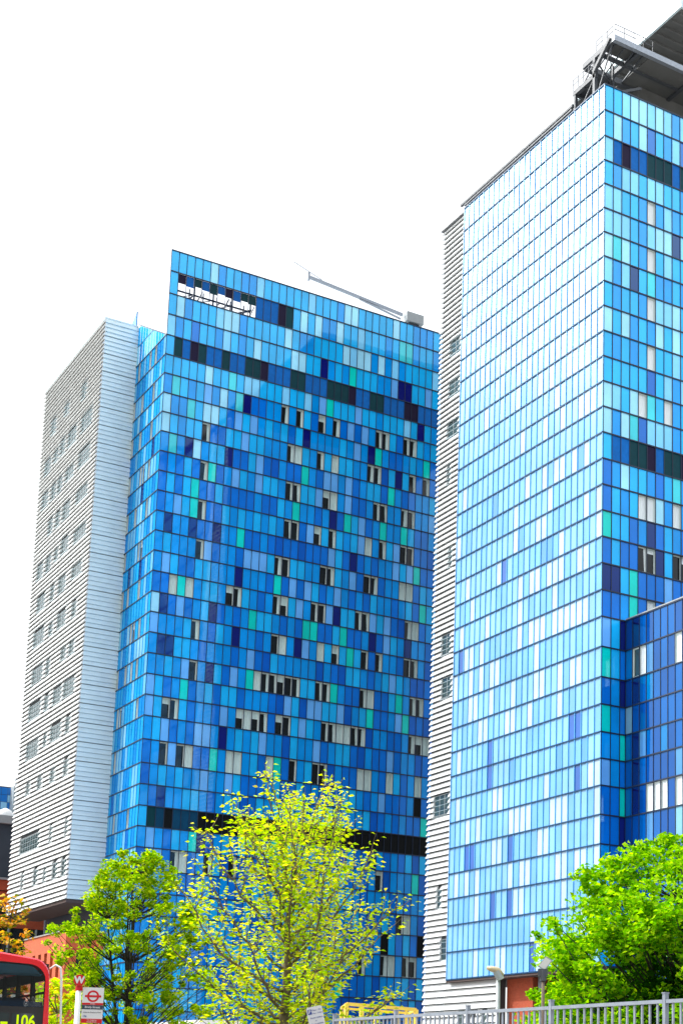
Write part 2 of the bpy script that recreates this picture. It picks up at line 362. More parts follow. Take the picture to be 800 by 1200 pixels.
G_FRONT = cells([(0, 5, 10), (0, 23, 10), (0, 24, 10), (0, 30, 10), (1, 11, 11), (1, 12, 11), (1, 13, 11), (1, 14, 13), (1, 15, 12), (1, 17, 10), (1, 19, 10), (1, 22, 10), (1, 31, 8), (1, 32, 8), (2, 1, 10), (2, 7, 10), (2, 8, 10), (2, 15, 10), (2, 23, 10), (2, 25, 10), (2, 26, 10), (2, 28, 10), (3, 3, 4), (3, 11, 10), (3, 16, 10), (3, 17, 10), (3, 20, 6), (3, 24, 7), (3, 30, 9), (3, 31, 6), (3, 32, 6), (3, 35, 9), (4, 1, 12), (4, 2, 11), (4, 3, 13), (4, 4, 12), (4, 5, 11), (4, 6, 11), (4, 7, 12), (4, 8, 11), (4, 9, 11), (4, 10, 12), (4, 11, 12), (4, 12, 13), (4, 13, 11), (4, 14, 11), (4, 15, 11), (4, 16, 12), (4, 17, 12), (4, 18, 11), (4, 19, 11), (4, 20, 11), (4, 21, 12), (4, 22, 12), (4, 23, 12), (4, 24, 13), (4, 25, 11), (4, 26, 11), (4, 27, 12), (4, 28, 12), (4, 29, 11), (4, 30, 11), (4, 31, 11), (4, 32, 13), (4, 33, 13), (4, 34, 11), (4, 35, 11), (4, 36, 11), (5, 5, 10), (5, 8, 8), (5, 20, 9), (5, 21, 7), (5, 25, 9), (5, 34, 6), (6, 1, 8), (6, 5, 9), (6, 7, 10), (6, 9, 8), (6, 10, 6), (6, 15, 0), (6, 17, 0), (6, 20, 0), (6, 22, 0), (6, 24, 9), (6, 26, 9), (6, 28, 0), (6, 29, 0), (6, 32, 0), (6, 33, 0), (7, 0, 10), (7, 3, 8), (7, 5, 10), (7, 6, 10), (7, 9, 9), (7, 11, 9), (7, 18, 6), (7, 25, 9), (7, 27, 6), (7, 28, 7), (7, 35, 7), (8, 0, 10), (8, 5, 0), (8, 10, 9), (8, 16, 0), (8, 17, 1), (8, 20, 0), (8, 22, 1), (8, 27, 0), (8, 28, 0), (8, 31, 6), (8, 33, 0), (8, 35, 0), (9, 1, 8), (9, 3, 6), (9, 4, 10), (9, 8, 6), (9, 12, 9), (9, 18, 7), (9, 21, 9), (9, 22, 9), (9, 24, 9), (9, 30, 7), (10, 5, 0), (10, 6, 7), (10, 9, 9), (10, 12, 9), (10, 16, 0), (10, 17, 0), (10, 20, 9), (10, 21, 0), (10, 22, 1), (10, 24, 9), (10, 28, 0), (10, 29, 0), (10, 32, 0), (10, 33, 0), (10, 36, 9), (11, 4, 7), (11, 17, 7), (11, 22, 6), (11, 24, 7), (11, 26, 9), (11, 29, 7), (11, 32, 7), (12, 2, 9), (12, 4, 7), (12, 5, 0), (12, 16, 0), (12, 17, 0), (12, 19, 9), (12, 20, 0), (12, 22, 0), (12, 26, 9), (12, 27, 1), (12, 29, 0), (12, 31, 9), (12, 32, 0), (12, 33, 0), (13, 1, 6), (13, 4, 6), (13, 7, 6), (13, 10, 7), (13, 22, 9), (13, 25, 6), (13, 31, 9), (13, 33, 9), (13, 34, 7), (14, 5, 0), (14, 6, 9), (14, 11, 9), (14, 12, 9), (14, 13, 9), (14, 15, 0), (14, 16, 0), (14, 21, 0), (14, 22, 0), (14, 25, 9), (14, 27, 0), (14, 28, 0), (14, 32, 1), (14, 33, 1), (15, 1, 9), (15, 10, 6), (15, 15, 7), (15, 17, 9), (15, 19, 9), (15, 23, 9), (15, 35, 7), (16, 2, 1), (16, 3, 7), (16, 4, 1), (16, 9, 0), (16, 10, 0), (16, 15, 0), (16, 16, 0), (16, 18, 9), (16, 20, 0), (16, 21, 0), (16, 23, 6), (16, 26, 0), (16, 27, 0), (16, 28, 9), (16, 30, 9), (16, 33, 0), (16, 34, 1), (17, 0, 10), (17, 1, 6), (17, 3, 9), (17, 7, 6), (17, 12, 7), (17, 19, 7), (17, 20, 7), (17, 24, 7), (17, 28, 6), (17, 30, 9), (17, 33, 6), (18, 0, 9), (18, 5, 0), (18, 10, 6), (18, 15, 0), (18, 16, 1), (18, 18, 6), (18, 19, 9), (18, 21, 1), (18, 23, 0), (18, 25, 7), (18, 27, 0), (18, 29, 0), (18, 33, 0), (18, 34, 0), (19, 1, 6), (19, 2, 6), (19, 12, 9), (19, 31, 9), (20, 4, 9), (20, 5, 0), (20, 7, 6), (20, 10, 9), (20, 12, 7), (20, 13, 1), (20, 14, 0), (20, 15, 0), (20, 16, 0), (20, 17, 0), (20, 18, 0), (20, 21, 0), (20, 22, 0), (20, 23, 7), (20, 27, 0), (20, 28, 1), (20, 32, 7), (20, 34, 0), (20, 35, 0), (21, 0, 9), (21, 4, 7), (21, 17, 9), (21, 20, 9), (21, 21, 9), (21, 24, 9), (21, 28, 7), (21, 32, 9), (21, 33, 7), (22, 0, 9), (22, 2, 0), (22, 3, 0), (22, 11, 0), (22, 12, 1), (22, 13, 0), (22, 14, 0), (22, 16, 0), (22, 17, 0), (22, 19, 9), (22, 22, 0), (22, 23, 0), (22, 24, 1), (22, 25, 1), (22, 26, 0), (22, 27, 0), (22, 34, 0), (22, 35, 0), (22, 36, 1), (23, 2, 9), (23, 6, 9), (23, 7, 9), (23, 9, 6), (23, 14, 9), (23, 21, 9), (23, 31, 9), (24, 2, 0), (24, 3, 9), (24, 4, 0), (24, 5, 1), (24, 8, 7), (24, 10, 1), (24, 11, 1), (24, 15, 1), (24, 16, 7), (24, 18, 0), (24, 21, 0), (24, 22, 0), (24, 27, 1), (24, 28, 1), (24, 31, 1), (24, 35, 1), (25, 7, 9), (25, 10, 9), (25, 30, 9), (25, 35, 14), (26, 2, 6), (26, 36, 7), (27, 1, 12), (27, 2, 15), (27, 3, 14), (27, 4, 15), (27, 5, 15), (27, 6, 15), (27, 7, 14), (27, 8, 14), (27, 9, 14), (27, 10, 14), (27, 11, 14), (27, 12, 14), (27, 13, 14), (27, 14, 14), (27, 15, 14), (27, 16, 14), (27, 17, 14), (27, 18, 14), (27, 19, 14), (27, 20, 14), (27, 21, 14), (27, 22, 14), (27, 23, 14), (27, 24, 14), (27, 25, 14), (27, 26, 14), (27, 27, 14), (27, 28, 14), (27, 29, 14), (27, 30, 14), (27, 31, 14), (27, 32, 14), (27, 33, 14), (27, 34, 14), (27, 35, 14), (27, 36, 14), (28, 1, 9), (28, 6, 7), (28, 7, 6), (28, 16, 7), (28, 29, 6), (29, 2, 9), (29, 4, 0), (29, 5, 1), (29, 8, 0), (29, 11, 0), (29, 16, 0), (29, 30, 0), (29, 35, 7), (31, 33, 0), (31, 34, 1), (32, 31, 14), (32, 36, 14), (33, 28, 0), (33, 31, 0), (33, 32, 1), (33, 34, 0), (33, 35, 0), (34, 25, 7)])
G_RIGHT = cells([(2, 3, 10), (2, 4, 10), (2, 6, 10), (3, 1, 10), (3, 4, 10), (3, 5, 16), (3, 9, 16), (4, 1, 11), (4, 2, 13), (4, 3, 11), (4, 4, 11), (4, 5, 12), (4, 6, 12), (4, 7, 12), (4, 8, 11), (4, 9, 12), (6, 5, 1), (7, 6, 10), (7, 7, 10), (7, 8, 6), (8, 0, 10), (8, 1, 8), (8, 2, 10), (8, 5, 1), (9, 3, 6), (9, 5, 8), (10, 5, 1), (10, 8, 10), (11, 0, 10), (11, 2, 10), (11, 6, 10), (11, 8, 10), (12, 5, 1), (13, 5, 16), (14, 0, 10), (14, 3, 10), (14, 4, 1), (14, 5, 8), (14, 7, 1), (15, 0, 10), (15, 2, 10), (15, 3, 8), (15, 4, 16), (16, 1, 11), (16, 2, 11), (16, 3, 12), (16, 4, 12), (16, 5, 13), (16, 6, 11), (16, 7, 12), (16, 8, 12), (16, 9, 13), (17, 2, 10), (17, 8, 8), (18, 4, 1), (18, 5, 1), (18, 6, 10), (18, 8, 1), (19, 0, 7), (19, 5, 6), (20, 4, 0), (20, 5, 0), (20, 6, 6), (20, 8, 0), (20, 9, 0), (21, 0, 6), (21, 1, 6), (21, 3, 7), (21, 7, 9), (22, 3, 7), (22, 5, 1), (23, 0, 9), (23, 2, 6), (24, 0, 7), (25, 2, 6), (26, 0, 7), (27, 2, 7), (28, 0, 9), (29, 2, 7), (30, 2, 6)])
G_WING = cells([(23, 1, 6), (23, 2, 4), (24, 1, 0), (24, 2, 1), (24, 3, 9), (24, 7, 1), (25, 1, 6), (26, 0, 10), (27, 1, 6), (27, 2, 9), (28, 1, 6), (28, 7, 9), (29, 1, 6), (29, 3, 1), (29, 4, 1), (29, 5, 1), (29, 7, 1), (30, 3, 9), (30, 7, 10)])
G_LEFT = cells([(11, 23, 17), (12, 3, 10), (12, 4, 10), (12, 5, 10), (12, 8, 10), (12, 10, 10), (12, 13, 17), (12, 14, 10), (13, 18, 17), (14, 2, 10), (14, 3, 10), (14, 6, 10), (14, 9, 10), (14, 13, 10), (16, 2, 10), (16, 3, 17), (16, 6, 10), (16, 7, 10), (16, 12, 10), (16, 18, 17), (17, 8, 10), (18, 9, 10), (18, 10, 10), (18, 13, 17), (18, 14, 10), (19, 8, 17), (19, 9, 17), (19, 16, 16), (20, 2, 10), (20, 3, 10), (20, 6, 10), (20, 7, 10), (20, 10, 10), (20, 11, 10), (20, 13, 10), (21, 13, 10), (21, 24, 10), (22, 2, 10), (22, 3, 10), (22, 4, 10), (22, 5, 10), (22, 6, 10), (22, 7, 10), (22, 10, 10), (22, 11, 10), (22, 22, 10), (22, 23, 10), (22, 24, 16), (23, 18, 10), (24, 3, 10), (24, 4, 10), (24, 6, 10), (24, 9, 10), (24, 10, 10), (24, 14, 10), (24, 21, 10), (25, 14, 10), (25, 19, 10), (26, 3, 16), (26, 4, 16), (26, 18, 16), (26, 24, 10), (27, 2, 17), (27, 6, 17), (27, 14, 17), (27, 18, 16), (28, 0, 10), (28, 3, 16), (28, 8, 10), (29, 0, 10), (29, 5, 10), (29, 6, 10), (29, 7, 10), (29, 12, 10), (29, 14, 10), (29, 20, 10), (29, 22, 10), (30, 5, 10), (30, 8, 10), (30, 9, 10), (30, 14, 16), (30, 16, 10), (30, 21, 16), (30, 22, 16), (31, 0, 10), (31, 2, 10), (31, 3, 10), (31, 5, 10), (31, 6, 10), (31, 11, 10), (31, 12, 10), (31, 14, 10), (31, 20, 10), (31, 22, 10), (31, 24, 10), (32, 13, 10), (32, 14, 16), (32, 17, 16), (32, 20, 10), (33, 10, 10), (34, 10, 16), (34, 15, 10), (34, 20, 10)])
G_RET = cells([(4, 3, 0), (4, 5, 0), (4, 9, 0), (6, 3, 0), (6, 7, 0), (6, 10, 0), (8, 3, 0), (8, 7, 0), (8, 10, 0), (9, 2, 6), (10, 3, 0), (10, 5, 0), (10, 6, 0), (10, 10, 0), (11, 5, 6), (12, 3, 0), (12, 7, 0), (12, 10, 0), (14, 4, 0), (14, 5, 0), (14, 10, 0), (15, 4, 6), (15, 8, 6), (16, 4, 0), (16, 8, 0), (16, 10, 0), (18, 3, 0), (18, 5, 0), (18, 6, 0), (20, 3, 0), (20, 5, 0), (20, 7, 0), (20, 10, 0), (22, 2, 0), (22, 8, 0), (22, 9, 0), (24, 9, 0), (26, 9, 4), (27, 3, 0), (27, 8, 0), (28, 3, 4)])

def facade(parent, P0, u, n, cw, ncols, r0, r1, grid, default, mat, k=1.0, fin_w=.045, fin_d=.045, fin_m=None, band=.095, skip=(), tilt=.0022, fin_mat=None, fin_c=None, levels=None, band_m=None):
    """one sheet of glass panels, one mullion grid; returns the cells that hold windows"""
    L = levels or ZL
    g = MB(); f = MB(); wins = []
    U = Vector((u[0], u[1], 0)); N = Vector((n[0], n[1], 0)); O = Vector((P0[0], P0[1], 0))
    for r in range(r0, r1):
        zt, zb = L[r], L[r+1]
        c = 0
        while c < ncols:
            ch = grid[r][c] if r < len(grid) and c < len(grid[r]) else '.'
            if (r, c) in skip: c += 1; continue
            if ch in 'WV':
                run = ch; e = c+1
                while e < ncols and r < len(grid) and e < len(grid[r]) and grid[r][e] in 'WV' and (r, e) not in skip and len(run) < 3: run += grid[r][e]; e += 1
                wins.append((r, c, run)); c = e; continue
            if ch == '.': ch = default(r, c)
            j = [rnd.uniform(-tilt, tilt) for _ in range(3)]
            p = O + U*(c*cw); q = O + U*((c+1)*cw)
            d = [j[0]+j[1], j[0]-j[1], -j[0]-j[1]+j[2], -j[0]+j[1]]
            pts = [p + Vector((0,0,zb)) + N*d[0], q + Vector((0,0,zb)) + N*d[1], q + Vector((0,0,zt)) + N*d[2], p + Vector((0,0,zt)) + N*d[3]]
            if U.cross(Vector((0,0,1))).dot(N) < 0: pts.reverse()
            g.poly(pts, colour(ch, k), 1 if ch in 'BGXKb' else 0); c += 1
    zt, zb = L[r0], L[r1]
    # vertical fins, broken at each floor line, and dark floor lines standing a little prouder
    def box(a0, a1, z0, z1, d0, d1, b):
        a = O + U*a0 + N*d0; e = O + U*a1 + N*d1
        b.box((min(a.x,e.x), min(a.y,e.y), z0), (max(a.x,e.x), max(a.y,e.y), z1))
    for c in range(ncols+1):
        for r in range(r0, r1):
            if (r, c) in skip and (r, c-1) in skip and r < 1: continue
            n0 = len(f.c); box(c*cw - fin_w/2, c*cw + fin_w/2, L[r+1]+band/2, L[r]-band/2, -.03, fin_d, f)
            if fin_c:
                for i in range(n0, len(f.c)): f.c[i] = colour(fin_c)
    fl = MB()
    for r in range(r0, r1+1):
        box(-.02, ncols*cw + .02, L[r]-band/2, L[r]+band/2, -.03, fin_d+.025, fl)
    o = g.build('glass_facade', [mat, M['panel_matte']], parent)
    f.build('mullion', fin_mat or M['mull'], parent)['kind'] = 'stuff'
    fl.build('floor_band', band_m or M['mull'], parent)
    return [(O + U*(c*cw), U, N, cw, run, L[r+1], L[r], r, c) for r, c, run in wins]

def make_window(parent, spec, depth=.30, dark=None, frame=None, single=None, cloth=None):
    O, U, N, cw, run, zb, zt, r, c = spec
    n = len(run); zb += .07; zt -= .07
    a0 = .03; a1 = n*cw - .03
    P = lambda a, d, z: tuple(O + U*a - N*d + Vector((0, 0, z)))
    b = single[0] if single else MB()
    # reveals: jambs, head, sill
    b.poly([P(a0,0,zb),P(a0,depth,zb),P(a0,depth,zt),P(a0,0,zt)]); b.poly([P(a1,0,zb),P(a1,0,zt),P(a1,depth,zt),P(a1,depth,zb)])
    b.poly([P(a0,0,zt),P(a0,depth,zt),P(a1,depth,zt),P(a1,0,zt)]); b.poly([P(a0,0,zb),P(a1,0,zb),P(a1,depth,zb),P(a0,depth,zb)])
    def bx(x0, x1, z0, z1, d0, d1, t):
        p, q = Vector(P(x0,d0,z0)), Vector(P(x1,d1,z1))
        t.box((min(p.x,q.x),min(p.y,q.y),min(p.z,q.z)), (max(p.x,q.x),max(p.y,q.y),max(p.z,q.z)))
    for i in range(n+1):
        x = min(max(i*cw, a0+.03), a1-.03); bx(x-.035, x+.035, zb, zt, depth-.07, depth+.01, b)
    bx(a0, a1, zt-.07, zt, depth-.072, depth+.01, b); bx(a0, a1, zb, zb+.05, depth-.072, depth+.01, b)
    pn = single[1] if single else MB(); cus = []
    for i, ch in enumerate(run):
        x0, x1 = i*cw, (i+1)*cw
        pn.poly([P(x0,depth,zb),P(x1,depth,zb),P(x1,depth,zt),P(x0,depth,zt)])
        e = .006; cu = single[2] if single else MB(); has = False
        if ch == 'V':
            has = True; x0 += .05; x1 -= .05
            m = 7
            for k in range(m):
                s0 = x0+(x1-x0)*k/m; s1 = x0+(x1-x0)*(k+1)/m; w_ = .03*(k % 2)
                cu.poly([P(s0,depth-e-w_,zb+.05),P(s1,depth-e-.03+w_,zb+.05),P(s1,depth-e-.03+w_,zt-.05),P(s0,depth-e-w_,zt-.05)])
        elif rnd.random() < .62:
            has = True; t = rnd.uniform(.14, .34); x0 = x1-.05-cw*t; x1 -= .05
            top = zt-.05; low = zb+.05
            cu.poly([P(x0+rnd.uniform(-.06,.1),depth-e,low),P(x1,depth-e-.02,low),P(x1,depth-e-.02,top),P(x0,depth-e,top)])
        elif rnd.random() < .4:
            has = True; low = zt-.05-rnd.uniform(.3,.9)
            cu.poly([P(x0+.05,depth-e,low),P(x1-.05,depth-e,low),P(x1-.05,depth-e,zt-.05),P(x0+.05,depth-e,zt-.05)])
        if has: cus.append(cu)
    if single: return
    wo = b.build('window', frame or M['frame'], parent)
    pn.build('pane', dark or M['pane'], wo)
    for cu in cus: cu.build('curtain', cloth or M['curtain'], wo)
    return wo

def louvres(parent, O, u, n, length, z0, z1, pitch=.49, proj=.25, holes=(), name='louvre_cladding', mat=None, groove=0, thin=.045, gap=.068):
    """long horizontal boards, each tipped outwards at its foot; 'holes' = (a0, a1, zb, zt) where thin blades cross a window"""
    b = MB(); grilles = {}
    U = Vector((u[0],u[1],0)); N = Vector((n[0],n[1],0)); O = Vector((O[0],O[1],0))
    nb = int(round((z1-z0)/pitch)); pitch = (z1-z0)/nb
    def prism(t, a0, a1, prof, wob=0):
        k = len(prof); i0 = len(t.v)
        for a in (a0, a1):
            for d, z in prof: t.v.append(tuple(O + U*a + N*(d+wob) + Vector((0,0,z))))
        for j in range(k):
            t.f.append((i0+j, i0+(j+1)%k, i0+k+(j+1)%k, i0+k+j)); t.c.append((1,1,1)); t.m.append(0)
        t.f.append(tuple(i0+j for j in range(k))[::-1]); t.f.append(tuple(i0+k+j for j in range(k))); t.c += [(1,1,1)]*2; t.m += [0]*2
    for i in range(nb):
        z = z0 + i*pitch; gp = .05 if (groove and i % groove == 0) else .0
        zc = z + pitch*.5
        cuts = sorted((h[0], (h[1], h)) for h in holes if h[2]-.05 < zc < h[3]+.05)
        prof = [(.0, z+(.15 if proj > .2 else .03)+gp), (proj-.05, z+gp+gap), (proj, z+.03+gp+gap), (proj*.62, z+pitch*.55), (.03, z+pitch+.015), (.0, z+pitch+.015)]
        if not gap: prof[0] = (.0, z+.02+gp)
        blade = [(proj-.08, z+.02), (proj-.02, z), (proj, z+.03), (proj-.08, z+.04)]
        a = -proj*.35 if proj > .1 else 0
        for c0, c1 in cuts + [(length + (proj*.35 if proj > .1 else 0), None)]:
            x = a
            while x < c0 - .01:                       # boards come in lengths with fine butt joints
                e = min(x + 4.2, c0)
                if c0 - e < .6: e = c0
                prism(b, x, e - (.012 if e < c0 else 0), prof, rnd.uniform(-.006,.006)); x = e
            if c1 is not None:
                prism(grilles.setdefault(c1[1], MB()), c0, c1[0], blade); a = c1[0]
    o = b.build(name, mat or M['white_alu'], parent)
    for bl in grilles.values(): bl.build('louvre_grille', M['cool_alu'], parent)
    return o

def dark_window(parent, O, u, n, a0, a1, zb, zt, depth=.18, pane=None, name='window'):
    U = Vector((u[0],u[1],0)); N = Vector((n[0],n[1],0)); O = Vector((O[0],O[1],0))
    P = lambda a, d, z: tuple(O + U*a + N*d + Vector((0,0,z)))
    b = MB(); p = MB()
    def bx(x0,x1,z0,z1,d0,d1):
        q, r = Vector(P(x0,d0,z0)), Vector(P(x1,d1,z1)); b.box((min(q.x,r.x),min(q.y,r.y),z0),(max(q.x,r.x),max(q.y,r.y),z1))
    k = max(1, round((a1-a0)/.85))
    for i in range(k+1):
        x = a0+(a1-a0)*i/k; bx(max(a0,x-.03), min(a1,x+.03), zb, zt, .012, .05)
    for z in (zb, zt-.06): bx(a0, a1, z, z+.06, .014, .048)
    p.poly([P(a0,.02,zb),P(a1,.02,zb),P(a1,.02,zt),P(a0,.02,zt)])
    wo = b.build(name, M['alu_grey'], parent); p.build('pane', pane or M['pane_grey'], wo)
    return wo

# ---- left tower: blue glass slab
A = thing('hospital_tower', (XL, YL, 0), 'blue glass tower with navy, teal and pale panels, its roof crane on top', 'hospital tower')
CW = .847; NC = 40
def d_front(r, c):  # lighter on top, deeper below and right: the reflected gradient put into panel colour
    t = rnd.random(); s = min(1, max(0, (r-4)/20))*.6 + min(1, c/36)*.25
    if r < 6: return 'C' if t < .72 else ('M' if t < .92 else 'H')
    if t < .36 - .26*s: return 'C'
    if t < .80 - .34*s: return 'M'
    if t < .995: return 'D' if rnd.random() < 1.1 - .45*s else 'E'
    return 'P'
skip = {(1, c) for c in range(1, 11)}
levA = ZL[:38] + [3.0, .2]
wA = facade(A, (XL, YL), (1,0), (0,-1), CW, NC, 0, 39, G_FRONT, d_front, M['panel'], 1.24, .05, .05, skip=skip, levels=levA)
# open plant-room louvres near the top: half-height panels, sky behind, steel frame
ob = MB(); zt, zb = ZL[1], ZL[2]
for c, ch in zip(range(1, 11), 'XBGBGBXBGG'):
    ob.poly([(XL+c*CW+.03, YL+.02, zt-.95-.12*(c % 3)), (XL+(c+1)*CW-.03, YL+.02, zt-.95-.12*(c % 3)), (XL+(c+1)*CW-.03, YL+.02, zt-.06), (XL+c*CW+.03, YL+.02, zt-.06)], colour(ch))
ob.build('louvre_panel', M['panel_matte'], A)
st = MB()
st.bar((XL+.9, YL+1.2, zb+.35), (XL+9.4, YL+1.2, zb+.35), .12); st.bar((XL+.9, YL+1.2, zt-1.25), (XL+9.4, YL+1.2, zt-1.25), .14)
for i in range(5):
    x = XL+1.0+i*2.05; st.bar((x, YL+1.2, ZL[4]-.4), (x, YL+1.2, ZL[0]-.4), .14)
    if i < 4: st.bar((x, YL+1.2, zb+.3), (x+2.05, YL+1.2, zt-1.2), .07)
for i in range(9): st.bar((XL+1.2+i*.95, YL+.7, zb+.05), (XL+1.9+i*.95, YL+.9, zb+.3+.7*(i % 3)), .10+.04*(i % 2))
for i in range(6): st.bar((XL+1.5+i*1.5, YL+2.5, zb-.6), (XL+1.5+i*1.5, YL+2.5, zt), .11)
st.bar((XL+6.6, YL+1.0, zb-.1), (XL+9.4, YL+1.4, zt-.9), .16)
st.build('steel_frame', M['mull'], A)
# glass return beside the louvred block
CB = 8.9/11; NR = 11
def d_ret(r, c):
    t = rnd.random(); return 'H' if t < .26 else ('C' if t < .74 else ('L' if t < .80 else 'M'))
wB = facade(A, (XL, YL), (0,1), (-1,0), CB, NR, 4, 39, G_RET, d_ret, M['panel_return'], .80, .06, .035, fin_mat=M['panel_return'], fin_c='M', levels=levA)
rk = MB(); rake = lambda y: ZL[4] + (78.2+EYE-ZL[4])*y/8.9
for r in (2, 3):
    for c in range(NR):
        y0, y1 = c*CB+.03, (c+1)*CB-.03; zb_ = ZL[r+1]+.05
        t0, t1 = min(ZL[r]-.05, rake(y0)), min(ZL[r]-.05, rake(y1))
        if t1 <= zb_: continue
        if t0 <= zb_:
            yb = y0 + (y1-y0)*(zb_-rake(y0))/(rake(y1)-rake(y0)); pts = [(XL,YL+yb,zb_),(XL,YL+y1,zb_),(XL,YL+y1,t1)]
        else: pts = [(XL,YL+y0,zb_),(XL,YL+y1,zb_),(XL,YL+y1,t1),(XL,YL+y0,t0)]
        rk.poly(pts[::-1], colour(d_ret(r, c)))
rk.build('raked_parapet', M['panel_return'], A)
rb = MB(); rb.bar((XL+.06, YL, ZL[4]), (XL+.06, YL+8.9, 78.2+EYE), .16, .1); rb.bar((XL+.05, YL+4.15, ZL[3]), (XL+.05, YL+8.9, ZL[3]), .12, .1); rb.build('parapet_rail', M['mull'], A)
# solid core, roofs
cb = MB()
cb.box((XL+.5, YL+.5, 0), (XL+NC*CW-.05, YL+30, ZL[4]-.1)); cb.build('core_wall', M['dark_clad'], A)
cb = MB(); cb.box((XL+14.5, YL+.5, ZL[4]-.1), (XL+NC*CW-.05, YL+16, ZL[0]-.35)); cb.build('plant_room', M['alu_grey'], A)
cb = MB(); cb.box((XL+.4, YL+.35, ZL[4]-.098), (XL+14.5, YL+30, ZL[4]+.02)); cb.build('roof', M['roof'], A)
sb = MB()
for x in (XL+NC*CW,): sb.box((x-.05, YL+.02, 0), (x, YL+30, ZL[4])); sb.build('end_wall', M['dark_clad'], A)
winsA = sorted(wA + wB, key=lambda s: -len(s[4])*(1.0 if abs(s[2].y) > .5 else .35) - (.05 if s[7] < 28 else 0))
N_PART = 100
rest = (MB(), MB(), MB())
for i, s in enumerate(winsA):
    if i < N_PART: make_window(A, s, dark=M['pane'] if abs(s[2].y) > .5 else M['pane_grey'])
    else: make_window(A, s, single=rest)
if rest[0].f:
    o = rest[0].build('small_windows', M['frame'], A); o['kind'] = 'stuff'
    rest[1].build('pane', M['pane_grey'], o); 
    if rest[2].f: rest[2].build('curtain', M['curtain'], o)

# ---- louvred block on its left
XS, SY = 44.80, YL+8.9
S = thing('stair_tower', (XS, SY, 0), 'white louvre-clad block cantilevered over brick, left of the blue glass tower', 'clad block')
zb, zt = 17.1+EYE, 77.85+EYE
b = MB(); b.box((XS, SY, zb), (XL, SY+21, zt)); b.build('core_wall', M['louvre_back'], S)
b = MB(); b.box((XS-.1, SY-.05, zb-.25), (XL-.02, SY+21.1, zb-.002)); b.build('soffit', M['soffit'], S)
b = MB(); b.box((XS-.12, SY-.06, zt+.002), (XL-.03, SY+21.1, zt+.16)); b.build('parapet_cap', M['cool_alu'], S)
SW = [(72.07, 4.73, 6.37), (72.17, 10.68, 12.42), (71.85, 15.48, 17.31), (68.2, 2.09, 5.75), (67.99, 7.41, 10.3), (67.94, 11.36, 13.1), (67.86, 13.64, 15.43), (67.63, 16.4, 18.77), (64.0, 1.97, 5.85), (63.84, 7.41, 10.29), (63.8, 11.36, 13.1), (63.75, 13.65, 15.43), (63.66, 16.54, 18.91), (59.91, 1.99, 5.84), (59.8, 7.77, 10.4), (59.65, 11.22, 12.94), (59.73, 13.91, 15.69), (55.61, 1.63, 5.68), (55.69, 7.55, 10.16), (55.53, 11.01, 12.48), (55.45, 13.51, 15.52), (55.32, 16.52, 18.86), (51.59, 2.18, 5.54), (51.49, 7.52, 10.12), (51.41, 11.45, 12.92), (51.28, 14.86, 17.93), (47.46, 3.04, 4.6), (47.31, 6.6, 9.63), (47.25, 11.1, 12.55), (47.32, 14.23, 18.3), (43.38, 2.91, 4.68), (43.27, 5.64, 7.47), (43.14, 11.16, 12.61), (43.13, 13.72, 17.75), (39.24, 1.88, 5.64), (39.12, 6.24, 9.24), (38.99, 10.63, 12.31), (39.01, 13.58, 18.1), (35.21, 2.53, 4.06), (35.1, 5.53, 9.19), (35.03, 10.44, 11.63), (34.87, 13.39, 17.88), (30.67, 2.17, 3.69), (30.6, 6.62, 8.22), (30.64, 11.08, 12.76), (30.55, 15.47, 16.97), (24.53, 1.04, 1.89), (24.43, 6.2, 7.1), (24.36, 10.65, 17.69), (20.39, 0.77, 2.25), (20.39, 3.67, 5.2), (20.36, 7.36, 8.26), (20.43, 10.36, 11.76), (20.38, 15.32, 16.31)]
holes = []
for z, a0, a1 in SW:
    z += EYE; holes.append((a0, a1, z-.85, z+.85))
louvres(S, (XS, SY), (0,1), (-1,0), 21.0, zb, zt, proj=.27, holes=holes)
for a0, a1, z0, z1 in holes: dark_window(S, (XS, SY), (0,1), (-1,0), a0, a1, z0, z1)
o = louvres(S, (XS, SY), (1,0), (0,-1), 1.95, zb, zt, proj=.13, name='panel_cladding', mat=M['cool_alu'], groove=4, gap=.03)
o = louvres(S, (XS+1.98, SY), (1,0), (0,-1), 1.48, zb, zt, proj=.13, name='panel_cladding', mat=M['cool_alu'], groove=4, gap=.03)
b = MB(); b.poly([(XL-.06,SY+4.0,zt+.16),(XL-.06,SY+.7,zt+.16),(XL-.06,SY+.7,zt+2.1)]); b.poly([(XL-.02,SY+4.0,zt+.16),(XL-.02,SY+.7,zt+.16),(XL-.02,SY+.7,zt+2.1)])
b.bar((XL-.04,SY+.68,zt+.16),(XL-.04,SY+.68,zt+2.1),.12); b.build('roof_fin', M['mull_blue'], S)

# ---- right tower
R_ = thing('hospital_tower', (XR, YR, 0), 'tall glass tower with a white-glared left face, helipad on its roof', 'hospital tower')
def d_right(r, c):  # bright upper rows, deeper below: a reflection edge put into the panel colours
    t = rnd.random()
    if r < 17: return 'C' if t < .5 else ('H' if t < .82 else 'M')
    if r < 20: return 'C' if t < .3 else ('M' if t < .8 else 'D')
    return 'M' if t < .42 else ('C' if t < .6 else 'D')
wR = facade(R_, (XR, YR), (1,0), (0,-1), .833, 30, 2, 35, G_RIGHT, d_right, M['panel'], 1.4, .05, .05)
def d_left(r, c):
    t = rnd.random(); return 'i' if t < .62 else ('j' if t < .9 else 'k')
facade(R_, (XR, YR), (0,1), (-1,0), 21.18/26, 26, 2, 35, [g.replace('L', 'k') for g in G_LEFT], d_left, M['panel_side'], .92, .06, .06, fin_mat=M['panel_side'], fin_c='s', band_m=M['band_blue'], tilt=.003, band=.10)
